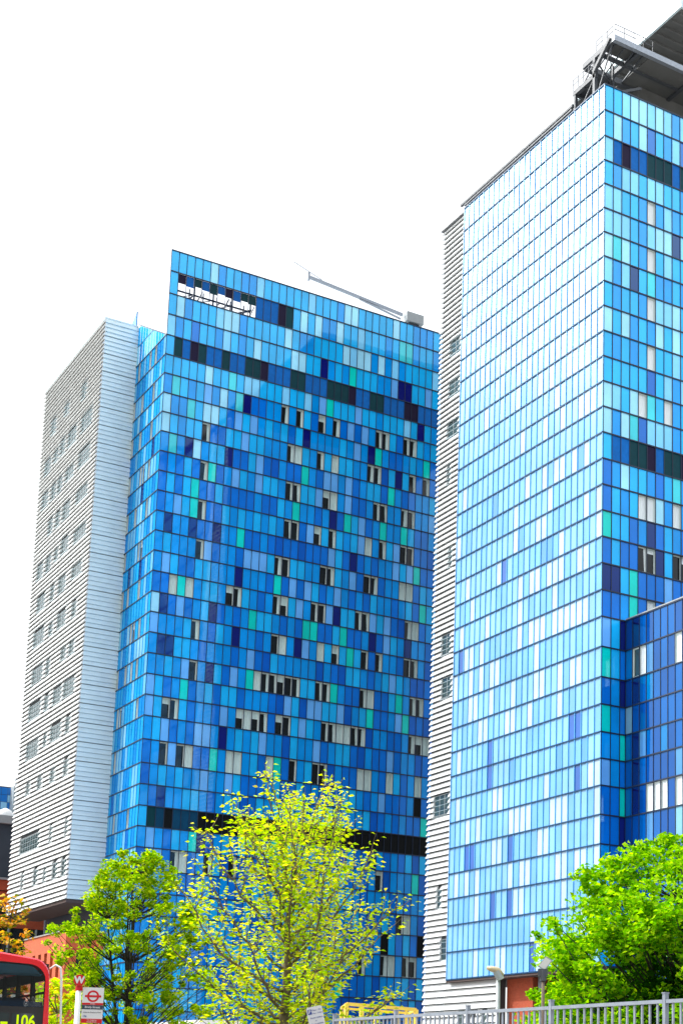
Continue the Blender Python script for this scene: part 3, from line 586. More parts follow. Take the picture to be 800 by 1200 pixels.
b = MB(); b.box((XR+.5, YR+.5, ZL[35]+.02), (XR+25, YR+21.15, ZL[2]-.15)); b.box((XR+.75, YR+21.15, ZL[35]+.02), (XR+25, YR+25.6, ZL[2]-.15)); b.build('core_wall', M['dark_clad'], R_)
b = MB(); b.box((XR-.02, YR-.02, ZL[35]-.22), (XR+25, YR+21.2, ZL[35]-.065)); b.build('soffit', M['soffit'], R_)
b = MB(); b.box((XR+.1, YR+.1, ZL[2]-.145), (XR+25, YR+25.6, ZL[2]-.062)); b.build('roof', M['roof'], R_)
b = MB(); b.box((XR-.06, YR+21.19, ZL[35]-.2), (XR+.5, YR+21.24, ZL[2]+.05)); b.build('edge_trim', M['white'], R_)
for s in wR: make_window(R_, s, depth=.16, cloth=M['curtain_bright'])
STRIP = [(65.30,22.03,23.85),(61.39,22.08,23.89),(57.52,22.08,23.99),(53.55,23.28,23.84),(45.66,22.66,23.21),(37.74,22.5,24.04),(33.86,22.23,23.86),(23.56,22.15,24.64),(15.44,23.07,23.76),(15.44,21.3,21.9),(11.16,21.3,22.95),(6.9,22.27,23.62)]
XT = XR+.5; h2 = [(a0, a1, z+EYE-.9, z+EYE+.9) for z, a0, a1 in STRIP]
low = ZL[35]-.25
louvres(R_, (XT, YR), (0,1), (-1,0), 0, 0, 1) if False else None
hs = [(a0-21.25, a1-21.25, z0, z1) for a0, a1, z0, z1 in h2]
louvres(R_, (XT, YR+21.25), (0,1), (-1,0), 4.3, low, 79.9+EYE*0, proj=.27, holes=hs)
lw = [(5.0, 6.0, 5.7, 7.7), (1.6, 2.4, 3.0, 7.5), (9.0, 9.8, 1.2, 3.4)]
louvres(R_, (XT, YR+13.9), (0,1), (-1,0), 11.6, .3, low, proj=.27, holes=lw, pitch=.56)
b = MB(); b.box((XT+.01, YR+13.9, 0), (XT+.6, YR+25.5, low-.01)); b.box((XT+.01, YR+21.26, low-.01), (XT+.24, YR+25.5, 79.85)); b.build('louvre_backing', M['louvre_back'], R_)
for a0, a1, z0, z1 in hs: dark_window(R_, (XT, YR+21.25), (0,1), (-1,0), a0, a1, z0, z1)
for a0, a1, z0, z1 in lw: dark_window(R_, (XT, YR+13.9), (0,1), (-1,0), a0, a1, z0, z1)
b = MB(); b.box((XR+1.2, YR+10.2, 0), (XR+3.4, YR+13.85, low+.02)); b.build('brick_pier', M['brick'], R_)
b = MB(); b.box((XR+3.5, YR+1, 0), (XR+24, YR+10.19, low+.02)); b.build('base_wall', M['dark_clad'], R_)
louvres(R_, (XR+3.5, YR+1), (0,1), (-1,0), 9.1, .3, low-.1, pitch=.75, proj=.3, name='dark_louvre', mat=M['dark_clad'])
b = MB()
for y in (3, 9): b.tube([(XR+1.2, YR+y, 0), (XR+1.2, YR+y, low+.02)], .28, 10)
b.build('column', M['alu_grey'], R_, smooth=True)
# rails along the roof edge of the glared face
b = MB()
for dz, x, y0, y1 in ((.30, .25, 5.2, 21.6), (.75, .35, 5.0, 21.8), (1.15, .45, 5.0, 22.6)):
    b.bar((XR+x, YR+y0, ZL[2]+dz), (XR+x, YR+y1, ZL[2]+dz), .13 if dz < 1 else .22)
for i in range(9): b.bar((XR+.4, YR+5.3+i*2.05, ZL[2]-.06), (XR+.4, YR+5.3+i*2.05, ZL[2]+1.1), .08)
b.build('roof_rail', M['steel_dark'], R_)

# ---- lower wing in front of it
XW = XR+2.19
W_ = thing('hospital_wing', (XW, YR-14.8, 0), 'lower deep-blue glass wing joining the right tower, behind the round green tree', 'hospital wing')
def d_wing(r, c):  # darker mix: the reflection of the dark left tower put into the colour
    t = rnd.random(); return 'D' if t < .38 else ('E' if t < .92 else 'M')
gw = [''] * len(G_WING)
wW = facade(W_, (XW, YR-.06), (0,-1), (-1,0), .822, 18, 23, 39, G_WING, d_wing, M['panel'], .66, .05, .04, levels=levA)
for s in wW: make_window(W_, s, depth=.12, dark=M['pane_grey'], cloth=M['curtain_bright'])
b = MB(); b.box((XW+.4, YR-14.8, 0), (XR+25, YR-.08, ZL[23]-.06)); b.build('core_wall', M['dark_clad'], W_)
b = MB(); b.box((XW-.06, YR-14.86, ZL[23]+.062), (XW+.5, YR-.06, ZL[23]+.15)); b.build('parapet_cap', M['alu_grey'], W_)

# ---- helipad and its steel walkway on the roof
zr = ZL[2]
H = thing('helipad', (XR+12, YR+10, zr), 'dark steel helipad deck and walkway standing on the right tower roof', 'helipad')
b = MB(); b.box((XR+7.46, YR-.3, zr+9.67), (XR+40, YR+34, zr+10.25)); b.build('landing_deck', M['deck'], H)
b = MB()
for i in range(34): b.box((XR+7.7, YR+.1+i*1.0, zr+9.5), (XR+39.5, YR+.28+i*1.0, zr+9.668))
b.build('deck_rib', M['deck'], H)
b = MB(); b.box((XR+7.25, YR-.5, zr+9.6), (XR+7.45, YR+34, zr+10.35)); b.box((XR+7.454, YR-.5, zr+9.6), (XR+40, YR-.31, zr+10.35)); b.build('edge_gutter', M['cool_alu'], H)
# walkway deck plane
zw = zr+4.1
b = MB()
b.box((XR+.76, YR-.2, zw), (XR+32, YR+.15, zw+.48)); b.build('edge_beam', M['steel_grey'], H)
b = MB()
b.box((XR+.76, YR+.15, zw), (XR+1.06, YR+4.2, zw+.45)); b.box((XR+3.3, YR+.15, zw+.02), (XR+3.6, YR+6, zw+.4)); b.box((XR+1.06, YR+4.0, zw), (XR+32, YR+4.35, zw+.5))
b.box((XR+1.06, YR+2.0, zw+.03), (XR+9, YR+2.2, zw+.38)); b.box((XR+9, YR+.15, zw+.02), (XR+9.3, YR+4, zw+.4)); b.box((XR+15, YR+.15, zw+.02), (XR+15.3, YR+4, zw+.4))
b.build('cross_beam', M['steel_dark'], H)
b = MB(); b.box((XR+4.6, YR+.16, zw+.2), (XR+32, YR+14, zw+.27)); b.box((XR+1.07, YR+.16, zw+.42), (XR+4.6, YR+1.9, zw+.47)); b.build('walkway_deck', M['deck'], H)
b = MB(); b.box((XR+.3, YR+.25, zr+.05), (XR+30, YR+12, zr+.25)); b.box((XR+6, YR+3.6, zr+.25), (XR+30, YR+12, zw+.19)); b.build('plant_enclosure', M['deck'], H)
b = MB()
z2 = zr+2.5       # lower landing along the glared side
for y, top in ((5.3, z2), (2.6, zw), (.5, zw)):
    if y > 1: b.bar((XR+.9, YR+y, zr-.06), (XR+.9, YR+y, top), .3 if y < 4 else .26)
b.build('post', M['steel_dark'], H)
b = MB(); b.bar((XR+.9,YR+2.4,z2+.1),(XR+.9,YR+5.5,z2+.1),.3,.4); b.bar((XR+2.6,YR+2.4,z2+.1),(XR+2.6,YR+5.5,z2+.1),.25,.3); b.bar((XR+.9,YR+5.4,z2+.1),(XR+2.7,YR+5.4,z2+.1),.2,.3); b.bar((XR+.9,YR+4,z2),(XR+2.7,YR+4,z2),.16,.2)
b.box((XR+1.0,YR+2.5,z2+.3),(XR+2.6,YR+5.4,z2+.36)); b.build('stair_landing', M['steel_dark'], H)
b = MB()
b.bar((XR+.9,YR+5.2,zr+.1),(XR+.9,YR+2.7,z2),.09); b.bar((XR+.9,YR+2.6,zr+.2),(XR+.95,YR+.4,zw),.09); b.bar((XR+.9,YR+2.6,zw-.1),(XR+1.0,YR+4.6,z2+.2),.08); b.bar((XR+.9,YR+1.2,zr+.1),(XR+4.6,YR+1.4,zr+2.2),.2)
for i in range(4): b.bar((XR+1.2+i*.9,YR+.3,zw+.1),(XR+1.9+i*.9,YR+3.9,zw+.15),.10)
b.bar((XR+2.6,YR+2.5,zr+.1),(XR+2.6,YR+2.5,zw),.16); b.bar((XR+2.6,YR+5.3,zr+.1),(XR+2.6,YR+5.3,z2),.16); b.bar((XR+2.6,YR+5.2,zr+.2),(XR+2.6,YR+2.6,z2),.08)
b.bar((XR+1.0,YR+2.6,zw-.1),(XR+2.6,YR+2.6,z2),.1); b.bar((XR+1.0,YR+.6,zw-.05),(XR+3.4,YR+3.9,zr+1.6),.1)
b.build('brace', M['steel_dark'], H)
b = MB()
b.bar((XR+.7,YR+2.5,z2+.3),(XR+.76,YR+.4,zw+.5),.25,.3); b.build('stair_flight', M['steel_dark'], H)
b = MB()
def rail(p, q, k):
    p = Vector(p); q = Vector(q)
    for hgt in (.5, .95): b.bar(p+Vector((0,0,hgt)), q+Vector((0,0,hgt)), .035)
    for i in range(k+1):
        e = p.lerp(q, i/k); b.bar(e, e+Vector((0,0,1.0)), .04)
rail((XR+.8,YR+.1,zw+.45),(XR+.8,YR+2.3,zw+.45),3); rail((XR+.8,YR-.15,zw+.48),(XR+4.6,YR-.15,zw+.48),4); rail((XR+.7,YR+2.5,z2+.3),(XR+.7,YR+5.4,z2+.3),4)
b.build('handrail', M['steel_dark'], H)

# ---- roof crane of the left tower
C_ = thing('roof_crane', (XL+28.2, YL+1.5, ZL[0]-.35), 'pale window-cleaning crane with a long boom on the left tower roof', 'roof crane')
zc = 84.0+EYE
b = MB(); b.box((XL+27.6,YL+.9,zc-.55),(XL+29.7,YL+2.3,zc+.55)); b.build('cabin', M['alu_grey'], C_)
b = MB(); b.box((XL+28.0,YL+1.2,ZL[0]-.35),(XL+29.3,YL+2.1,zc-.551)); b.build('pedestal', M['steel_dark'], C_)
b = MB(); b.bar((XL+27.4,YL+1.7,zc+.35),(XL+15.8,YL+1.5,zc+1.2),.26,.3); b.bar((XL+27.2,YL+1.7,zc-.2),(XL+22,YL+1.6,zc+.58),.14,.18); b.build('boom', M['steel_grey'], C_)
b = MB(); b.bar((XL+15.8,YL+1.5,zc+.8),(XL+15.8,YL+1.5,zc+1.75),.24); b.bar((XL+13.9,YL+1.2,zc+2.2),(XL+17.6,YL+1.9,zc+1.55),.06); b.build('boom_head', M['steel_grey'], C_)
# ------------------------------------------------ older brick buildings behind
B1 = thing('brick_building', (40, 190, 0), 'red brick block with dark upper storey, behind the white louvre-clad block', 'brick building')
def bb(name, m, *boxes, parent=None):
    b = MB()
    for a, c in boxes: b.box(a, c)
    return b.build(name, m, parent or B1)
bb('wall', M['brick'], ((24,190,0),(58,215,20.05)), ((24,190.01,22.1),(58,215,25.4)))
bb('upper_storey', M['dark_clad'], ((24,190.3,25.41),(58,214,32.2)))
bb('cornice', M['alu_grey'], ((23.8,189.7,32.21),(58.2,214,33.2)), ((23.9,189.85,25.3),(58.1,189.99,25.55)))
wb = bb('window_band', M['pane'], ((24,190.25,20.06),(58,214,22.09)))
b = MB()
for i in range(18): b.box((24+i*2,190.12,20.06),(24.14+i*2,190.24,22.09))
b.box((24,190.1,21.9),(58,190.2,22.08)); b.build('frame', M['alu_grey'], wb)
b = MB()
for i in range(3): b.box((24+i*12,189.94,23.9),(58,189.995,23.98))
b.build('string_course', M['alu_grey'], B1)
pg = MB()
for i in range(8):
    for j in range(4): pg.poly([(46.2+i*.8,197,34.2+j*.95),(46.96+i*.8,197,34.2+j*.95),(46.96+i*.8,197,35.1+j*.95),(46.2+i*.8,197,35.1+j*.95)], lin(40,120,205) if (i*3+j) % 4 else lin(150,205,240))
pg.build('plant_glazing', M['blue_far'], B1)
bb('plant_room', M['dark_clad'], ((46.2,197.1,33.2),(52.6,206,38.1)))
b = MB(); b.box((51.3,195.4,33.2),(52.1,196.9,38.0)); b.bar((51.6,195.6,38),(51.6,195.6,39.2),.3); b.bar((52.5,195.8,33.2),(52.5,195.8,37.9),.2); b.build('flue', M['alu_grey'], B1)
b = MB(); b.tube([(50.1,194,33.25),(50.1,194,33.9),(50.1,194,34.5),(50.1,194,34.8)],[1.0,1.05,.7,.1],12); b.build('roof_dome', M['white'], B1, smooth=True)
bb('annex_wall', M['brick'], ((40,175,0),(51.4,189,15.2)), ((40,175.01,18.1),(51.4,189,19.55)))
ab = bb('annex_window', M['pane'], ((40,175.2,15.21),(56.5,188,18.09)))
b = MB()
for i in range(6): b.box((40.2+i*3.1,175.05,15.21),(40.4+i*3.1,175.19,18.09))
b.build('frame', M['alu_grey'], ab)

B2 = thing('brick_building', (34.8, 114.85, 0), 'low orange brick block in front of the louvre-clad block, half hidden by the bus-stop tree', 'brick building')
bz = 12.5
bb('wall', M['brick_or'], ((34.8,114.85,0),(37.7,126,9.1)), ((34.8,114.85,11.1),(37.7,126,bz)), parent=B2)
b = MB()
for i in range(2): b.box((34.8+i*1.6,114.85,9.1),(35.65+i*1.6,115.3,11.1))
for i in range(7): b.box((34.8,115.35+i*1.6,9.1),(35.25,116.2+i*1.6,11.1))
b.build('pier', M['brick_or'], B2)
bb('window_band', M['pane'], ((35.2,115.25,9.11),(37.6,126,11.09)), parent=B2)
bb('coping', M['kerb'], ((34.72,114.77,bz+.002),(37.78,126.1,bz+.1)), parent=B2)

# ------------------------------------------------------------ street setting
tag(slab('retaining_wall', [(10.2,7.5),(17,7.5),(17,21.2),(10.2,21.2)], .13, 1.36, M['brick']), 'low brick retaining wall carrying the grey railing', 'wall'); bpy.data.objects['retaining_wall']['kind'] = 'thing'
sheet('terrace', 10.35, 7.65, 16.85, 21.05, 1.364, M['paving'])

# ---------------------------------------------------------------- railing
RX, RZ = 10.35, 2.52
RL = thing('railing', (RX, 14, 1.364), 'galvanised steel guard railing along the bottom right of the photo, before the round tree', 'railing')
posts = [8.9, 10.9, 12.95, 15.08, 16.95, 18.85, 20.72]
for y in posts:
    b = MB(); b.box((RX-.024,y-.024,1.364),(RX+.024,y+.024,RZ+.085)); b.box((RX-.03,y-.03,RZ+.085),(RX+.03,y+.03,RZ+.098)); b.box((RX-.07,y-.07,1.366),(RX+.07,y+.07,1.384)); b.build('post', M['steel_grey'], RL)
for y0, y1 in zip(posts, posts[1:]):
    b = MB(); b.box((RX-.022,y0+.03,RZ-.016),(RX+.022,y1-.03,RZ+.022)); b.build('top_rail', M['steel_grey'], RL)
    b = MB(); b.box((RX-.02,y0+.03,1.50),(RX+.02,y1-.03,1.54)); b.build('bottom_rail', M['steel_grey'], RL)
    n = 15
    for i in range(1, n+1):
        y = y0 + (y1-y0)*i/(n+1); b = MB(); b.box((RX-.009,y-.012,1.54),(RX+.009,y+.012,RZ-.02)); b.build('baluster', M['steel_grey'], RL)

# ------------------------------------------------------------ double decker
def az_pt(az, d, z=0): return (math.sin(rad(az))*d, math.cos(rad(az))*d, z)
ba = 3.0
corner = Vector(az_pt(16.52, 37.6)); xd = Vector((math.cos(rad(ba)), -math.sin(rad(ba)), 0))
bo = corner - xd*1.25
BUS = thing('double_decker_bus', bo, 'red double-decker bus showing route 106 on its dark front, cut by the left edge', 'bus')
BUS.rotation_euler = (0, 0, -rad(ba)); bpy.context.view_layer.update()
Zero = (0, 0, 0)
HT, HW, LN = 4.42, 1.25, 10.4
def arc(cx, cz, rx, rz, a0, a1, n): return [(cx+rx*math.cos(rad(a0+(a1-a0)*i/n)), cz+rz*math.sin(rad(a0+(a1-a0)*i/n))) for i in range(n+1)]
# half section from the skirt up over the roof
side = [(HW,.32),(HW,1.2),(HW,2.1),(HW,2.85),(HW-.015,3.25),(HW-.05,3.88)]
roof_r = arc(HW-.48, 3.93, .43, .44, 0, 90, 7)
half = side + roof_r
crown_z = HT
sect = half + [(0.0, HT+.05)] + [(-x, z) for x, z in reversed(half)]
stations = [0.0, .10, .3, 1.55, 1.7, 3.1, 3.25, 4.65, 4.8, 6.2, 6.35, 7.75, 7.9, 9.3, 9.45, 10.25, LN]
def ring(y):
    k = 1.0
    if y < .05: k = .955
    elif y < .2: k = .985
    ins = .02 if y > LN-.05 else 0
    return [(x*k, y, (z if z < 3 else 3+(z-3)*(1-(1-k)*.9))) for x, z in sect]
bd = MB(); gl = MB()
win_band = {1: (1.22, 2.08), 4: 0}
for i in range(len(stations)-1):
    y0, y1 = stations[i], stations[i+1]; A0, A1 = ring(y0), ring(y1); wide = (y1-y0) > .8
    for j in range(len(sect)-1):
        q = [A0[j], A0[j+1], A1[j+1], A1[j]]
        zz = (sect[j][1]+sect[j+1][1])/2
        is_win = wide and (j in (1, 4) or (len(sect)-2-j) in (1, 4))
        (gl if is_win else bd).poly(q)
# rear wall and floor
Rr = ring(LN); bd.poly([(x, y, z) for x, y, z in Rr][::-1]) if False else None
rw = [(x, LN-.01, z) for x, z in sect]
bd.poly([p for p in rw if p[2] <= 3.26]); bd.poly([p for p in rw if p[2] >= 3.86])
for s in (-1, 1): bd.poly([(s*1.0,LN-.01,3.2),(s*1.24,LN-.01,3.2),(s*1.2,LN-.01,3.9),(s*1.0,LN-.01,3.9)])
gl.poly([(-1.0,LN-.02,3.24),(1.0,LN-.02,3.24),(1.0,LN-.02,3.9),(-1.0,LN-.02,3.9)])
bd.poly([(-1.2,.2,.4),(1.2,.2,.4),(1.2,LN,.4),(-1.2,LN,.4)])
body = bd.build('body', M['red'], BUS, smooth=False, loc=Zero)
gl.build('side_glass', M['busglass'], BUS, loc=Zero)
# front: red surround, upper windscreen, black blind panel, lower windscreen, bumper
def fr(pts, m, name, y, parent=BUS): 
    b = MB(); b.poly([(x, y, z) for x, z in pts]); return b.build(name, m, parent, loc=Zero)
k = .955
outer = [(x*k, (z if z < 3 else 3+(z-3)*(1-(1-k)*.9))) for x, z in sect]
iw = 1.075
inner_top = [(iw, 3.22)] + [(iw, 3.8)] + arc(iw-.42, 3.82, .42, .38, 0, 90, 6) + [(0, 4.23)]
inner = inner_top + [(-x, z) for x, z in reversed(inner_top[:-1])]
b = MB()
no, ni = len(outer), len(inner)
ro = [p for p in outer if p[1] >= 2.85 and p[0] >= 0]; ri = [p for p in inner if p[0] >= 0]
# triangulated band between outer and inner outline, right half then mirrored
def band(t, A, B, y, flip=1):
    i = j = 0
    while i < len(A)-1 or j < len(B)-1:
        fa = (i+1)/max(1,len(A)-1); fb = (j+1)/max(1,len(B)-1)
        if j >= len(B)-1 or (i < len(A)-1 and fa <= fb): t.poly([(flip*A[i][0],y,A[i][1]),(flip*A[i+1][0],y,A[i+1][1]),(flip*B[j][0],y,B[j][1])]); i += 1
        else: t.poly([(flip*A[i][0],y,A[i][1]),(flip*B[j+1][0],y,B[j+1][1]),(flip*B[j][0],y,B[j][1])]); j += 1
for s in (1, -1): band(b, ro, [(1.075,2.85)]+ri, 0, s)
for s in (1, -1): b.poly([(s*1.19,0,.35),(s*1.19,0,2.85),(s*1.075,0,2.85),(s*1.075,0,.35)])
b.poly([(-1.075,0,.35),(1.075,0,.35),(1.075,0,1.12),(-1.075,0,1.12)])
b.build('front_surround', M['red'], BUS, loc=Zero)
ws = MB(); ws.poly([(x, .012, z) for x, z in inner]); ws.build('windscreen', M['busglass'], BUS, loc=Zero)
b = MB(); b.box((-1.07,.004,2.5),(1.07,.05,3.215)); bl = b.build('blind_panel', M['black'], BUS, loc=Zero)
b = MB(); b.box((-.95,-.003,2.56),(.30,.002,3.06)); b.box((.36,-.003,2.56),(.88,.002,3.06)); b.build('blind_glass', pbr('blind_glass', (.03,.042,.045), .12), BUS, loc=Zero)
lw_ = MB(); lw_.poly([(-1.07,.01,1.13),(1.07,.01,1.13),(1.07,.01,2.49),(-1.07,.01,2.49)]); lw_.build('lower_windscreen', M['busglass'], BUS, loc=Zero)
for s in (-1, 1):
    b = MB(); b.box((s*.95-.14,-.02,.72),(s*.95+.14,.0,.9)); b.build('headlight', M['lamp_lens'], BUS, loc=Zero)
    b = MB(); b.bar((s*.1,-.02,1.2),(s*.75,-.02,1.55),.025); b.build('wiper', M['black'], BUS, loc=Zero)
Tm = lambda x, y, z: Matrix.Translation((x, y, z)) @ Matrix.Rotation(rad(90), 4, 'X')
def bus_text(s, x, z, size, name, sx=1.0):
    cu = bpy.data.curves.new(name, 'FONT'); cu.body = s; cu.size = size; cu.align_x = 'CENTER'; cu.align_y = 'CENTER'; cu.offset = size*.022
    cu.materials.append(M['led']); o = text_mesh(name, cu); o.parent = BUS
    o.matrix_basis = Tm(x, -.008, z) @ Matrix.Diagonal((sx,1,1,1)); return o
bus_text('106', .66, 2.86, .40, 'route_number', .80); bus_text('-', .20, 2.86, .42, 'destination_text', 1.3)
# interior: tinted visor, upper floor, seats, rails, dark pillars
b = MB(); b.box((-1.18,.3,2.34),(1.18,LN-.1,2.42)); b.box((-1.1,.35,4.26),(1.1,LN-.1,4.30)); b.build('upper_floor', M['rubber'], BUS, loc=Zero)
b = MB()
vis = [(iw-.07, 3.98)] + arc(iw-.46, 3.84, .36, .33, 15, 90, 5) + [(0, 4.19)]
v2 = [(p[0], p[1]) for p in vis]; pts = [(x,.05,z) for x, z in v2] + [(-x,.05,z) for x, z in reversed(v2[:-1])]
b.poly(pts); b.build('sun_visor', pbr('visor_blue', (.02,.12,.2), .4), BUS, loc=Zero)
b = MB()
for y in stations[2:-1]:
    for s in (-1, 1): b.box((s*1.16-.035,y-.03,2.45),(s*1.16+.035,y+.03,4.24))
for s in (-1, 1): b.box((s*1.175-.02,.3,3.55),(s*1.175+.02,LN-.1,3.60)); b.box((s*1.175-.025,.3,3.2),(s*1.175+.025,LN-.1,3.28)); b.box((s*1.175-.025,.3,3.86),(s*1.175+.025,LN-.1,4.2))
b.build('interior_pillar', M['rubber'], BUS, loc=Zero)
for yy in (1.5, 2.6, 3.7, 4.8, 5.9, 7.0, 8.1, 9.2):
    for s in (-1, 1):
        b = MB(); b.box((s*.66-.42,yy,2.8),(s*.66+.42,yy+.42,2.9)); b.box((s*.66-.42,yy+.42,2.8),(s*.66+.42,yy+.52,3.5)); b.build('seat', M['seat'], BUS, loc=Zero)
b = MB(); b.box((-1.07,.14,2.9),(1.07,.2,3.34)); b.build('front_bulkhead', M['seat'], BUS, loc=Zero)
for x0 in (.46, -.46):
    b = MB(); b.tube([(x0-.32,.22,3.3)] + [(x0-.32*math.cos(rad(t)),.22,3.34+.17*math.sin(rad(t))) for t in range(0,181,20)] + [(x0+.32,.22,3.3)], .018, 6); b.build('grab_rail', M['black'], BUS, loc=Zero)
b = MB(); b.tube([(1.17,.05,4.12),(1.27,-.06,4.2),(1.37,-.12,4.14),(1.40,-.14,3.9),(1.45,-.17,2.72)], [.02,.024,.026,.026,.024], 8); b.build('mirror_arm', M['white'], BUS, loc=Zero)
b = MB(); b.box((1.36,-.24,2.3),(1.56,-.1,2.72)); b.build('mirror', M['black'], BUS, loc=Zero)
for y in (2.3, 7.6):
    for s in (-1, 1):
        b = MB(); b.tube([(s*1.0,y,.5),(s*1.24,y,.5)], .5, 20); wh = b.build('wheel', M['rubber'], BUS, loc=Zero)
        b = MB(); b.tube([(s*1.242,y,.5),(s*1.262,y,.5)], .28, 16); b.build('hub', M['alu_grey'], wh, loc=Zero)

# ---------------------------------------------------------------- bus stop
BS = thing('bus_stop_sign', (10.28, 32.9, .13), 'bus stop flag with red W disc and red roundel on a pale grey pole', 'bus stop sign')
px, py = az_pt(17.42, 35.2)[:2]
BS.location = (px, py, .13)
fd = Vector((math.cos(rad(19)), -math.sin(rad(19)), 0)); fn = Vector((-math.sin(rad(19)), -math.cos(rad(19)), 0))
FM = lambda a, z, d=0.0: Matrix.Translation(Vector((px,py,0)) + fd*a + fn*d + Vector((0,0,z))) @ Matrix((( fd.x, 0, fn.x, 0),(fd.y, 0, fn.y, 0),(0,1,0,0),(0,0,0,1)))
b = MB(); b.tube([(px,py,.13),(px,py,3.56)], .062, 12); b.build('pole', M['white_alu'], BS, smooth=True)
def plate(name, a0, a1, z0, z1, d, m, th=.02, parent=BS):
    b = MB(); O = Vector((px,py,0))
    P = lambda a, z, e: tuple(O + fd*a + fn*e + Vector((0,0,z)))
    pts = [P(a0,z0,d),P(a1,z0,d),P(a1,z1,d),P(a0,z1,d)]; bk = [P(a0,z0,d-th),P(a1,z0,d-th),P(a1,z1,d-th),P(a0,z1,d-th)]
    b.poly(pts); b.poly(bk[::-1])
    for i in range(4): b.poly([pts[i],bk[i],bk[(i+1)%4],pts[(i+1)%4]])
    return b.build(name, m, parent)
zt0 = 3.56
b = MB(); O = Vector((px,py,0))
def disc(t, ca, cz, r, d, th, n=28, r_in=0):
    P = lambda a, z, e: tuple(O + fd*a + fn*e + Vector((0,0,z)))
    for i in range(n):
        t0, t1 = 2*math.pi*i/n, 2*math.pi*(i+1)/n
        a = (ca+r*math.cos(t0), cz+r*math.sin(t0)); c = (ca+r*math.cos(t1), cz+r*math.sin(t1))
        if r_in:
            a2 = (ca+r_in*math.cos(t0), cz+r_in*math.sin(t0)); c2 = (ca+r_in*math.cos(t1), cz+r_in*math.sin(t1))
            t.poly([P(*a2,d),P(*a,d),P(*c,d),P(*c2,d)])
        else:
            t.poly([P(ca,cz,d),P(*a,d),P(*c,d)]); t.poly([P(ca,cz,d-th),P(*c,d-th),P(*a,d-th)])
            t.poly([P(*a,d),P(*a,d-th),P(*c,d-th),P(*c,d)])
disc(b, .0, 3.72, .125, .10, .05); dd = b.build('stop_disc', M['red_sign'], BS)
b = MB(); b.tube([(px,py,3.5),(px,py,3.6)], .08, 12); b.build('pole_cap', M['red_sign'], BS)
text('stop_letter', 'W', M['white'], dd, FM(.0, 3.72, .106), .2, bold=.010)
x0, x1 = .085, .535; zT, zB = 3.575, 2.80
panel_ = plate('flag_panel', x0, x1, zB, zT, .03, M['white'])
cx, cz = (x0+x1)/2, 3.385
b = MB(); disc(b, cx, cz, .128, .034, 0, 40, .088); P = lambda a, z, e: tuple(O + fd*a + fn*e + Vector((0,0,z)))
b.poly([P(cx-.172,cz-.022,.037),P(cx+.172,cz-.022,.037),P(cx+.172,cz+.022,.037),P(cx-.172,cz+.022,.037)]); b.build('roundel', M['red_sign'], panel_)
q = plate('red_strip', x0+.001, x1-.001, 3.195, 3.24, .036, M['red_sign'], .005, panel_)
text('strip_text', 'BUSES', M['white'], panel_, FM(cx, 3.217, .039), .038)
plate('name_strip', x0+.001, x1-.001, 3.10, 3.190, .036, M['sign_grey'], .005, panel_)
text('stop_name', 'Brady Street', M['white'], panel_, FM(cx, 3.145, .039), .064, bold=.001)
text('towards_text', 'towards Finsbury Park', M['ink'], panel_, FM(cx, 3.035, .036), .042)
text('route_text', '106', M['ink_blue'], panel_, FM(x0+.07, 2.945, .036), .06)
plate('red_base', x0+.001, x1-.001, 2.801, 2.895, .036, M['red_sign'], .005, panel_)
text('base_text', 'No stopping\nexcept buses', M['white'], panel_, FM(cx, 2.848, .039), .04)

# ------------------------------------------------------------ parking sign
sp = Vector(az_pt(25.88, 23.4)); PS = thing('parking_sign', (sp.x, sp.y, .13), 'small tilted white parking sign beside the end of the grey railing', 'sign')
b = MB(); b.tube([(sp.x,sp.y,.13),(sp.x,sp.y,2.72)], .03, 8); b.build('post', M['steel_grey'], PS, smooth=True)
yaw = rad(-27); T0 = Matrix.Translation((sp.x, sp.y, 2.53)) @ Matrix.Rotation(yaw, 4, 'Z') @ Matrix.Rotation(rad(-13), 4, 'Y')
b = MB(); w2, h_ = .118, .2
def tp(x, y, z): return tuple(T0 @ Vector((x, y, z)))
pts = [(-w2,-.05,-h_),(w2,-.05,-h_),(w2,-.05,h_-.02),(w2-.02,-.05,h_),(-w2+.02,-.05,h_),(-w2,-.05,h_-.02)]
b.poly([tp(*p) for p in pts]); b.poly([tp(p[0],-.035,p[2]) for p in pts][::-1])
for i in range(6):
    p, q = pts[i], pts[(i+1)%6]; b.poly([tp(*p), tp(p[0],-.035,p[2]), tp(q[0],-.035,q[2]), tp(*q)])
pb = b.build('sign_plate', M['white'], PS)
TT = lambda x, z: T0 @ Matrix.Translation((x, -.053, z)) @ Matrix.Rotation(rad(90), 4, 'X')
b = MB(); b.poly([tp(-w2+.015,-.0515,.09),tp(-w2+.072,-.0515,.09),tp(-w2+.072,-.0515,.165),tp(-w2+.015,-.0515,.165)]); b.build('parking_symbol', M['ink_blue'], pb)
text('symbol_letter', 'P', M['white'], pb, TT(-w2+.043, .127), .075, bold=.001)
for s, x, z, sz in (('Mon - Fri', .03, .145, .036), ('8.30am - 5.30pm', .03, .10, .024), ('Permit holders', .01, .035, .03), ('or', .0, -.01, .026), ('Pay at machine', .01, -.055, .03)):
    text('sign_text', s, M['ink_blue'], pb, TT(x, z), sz)

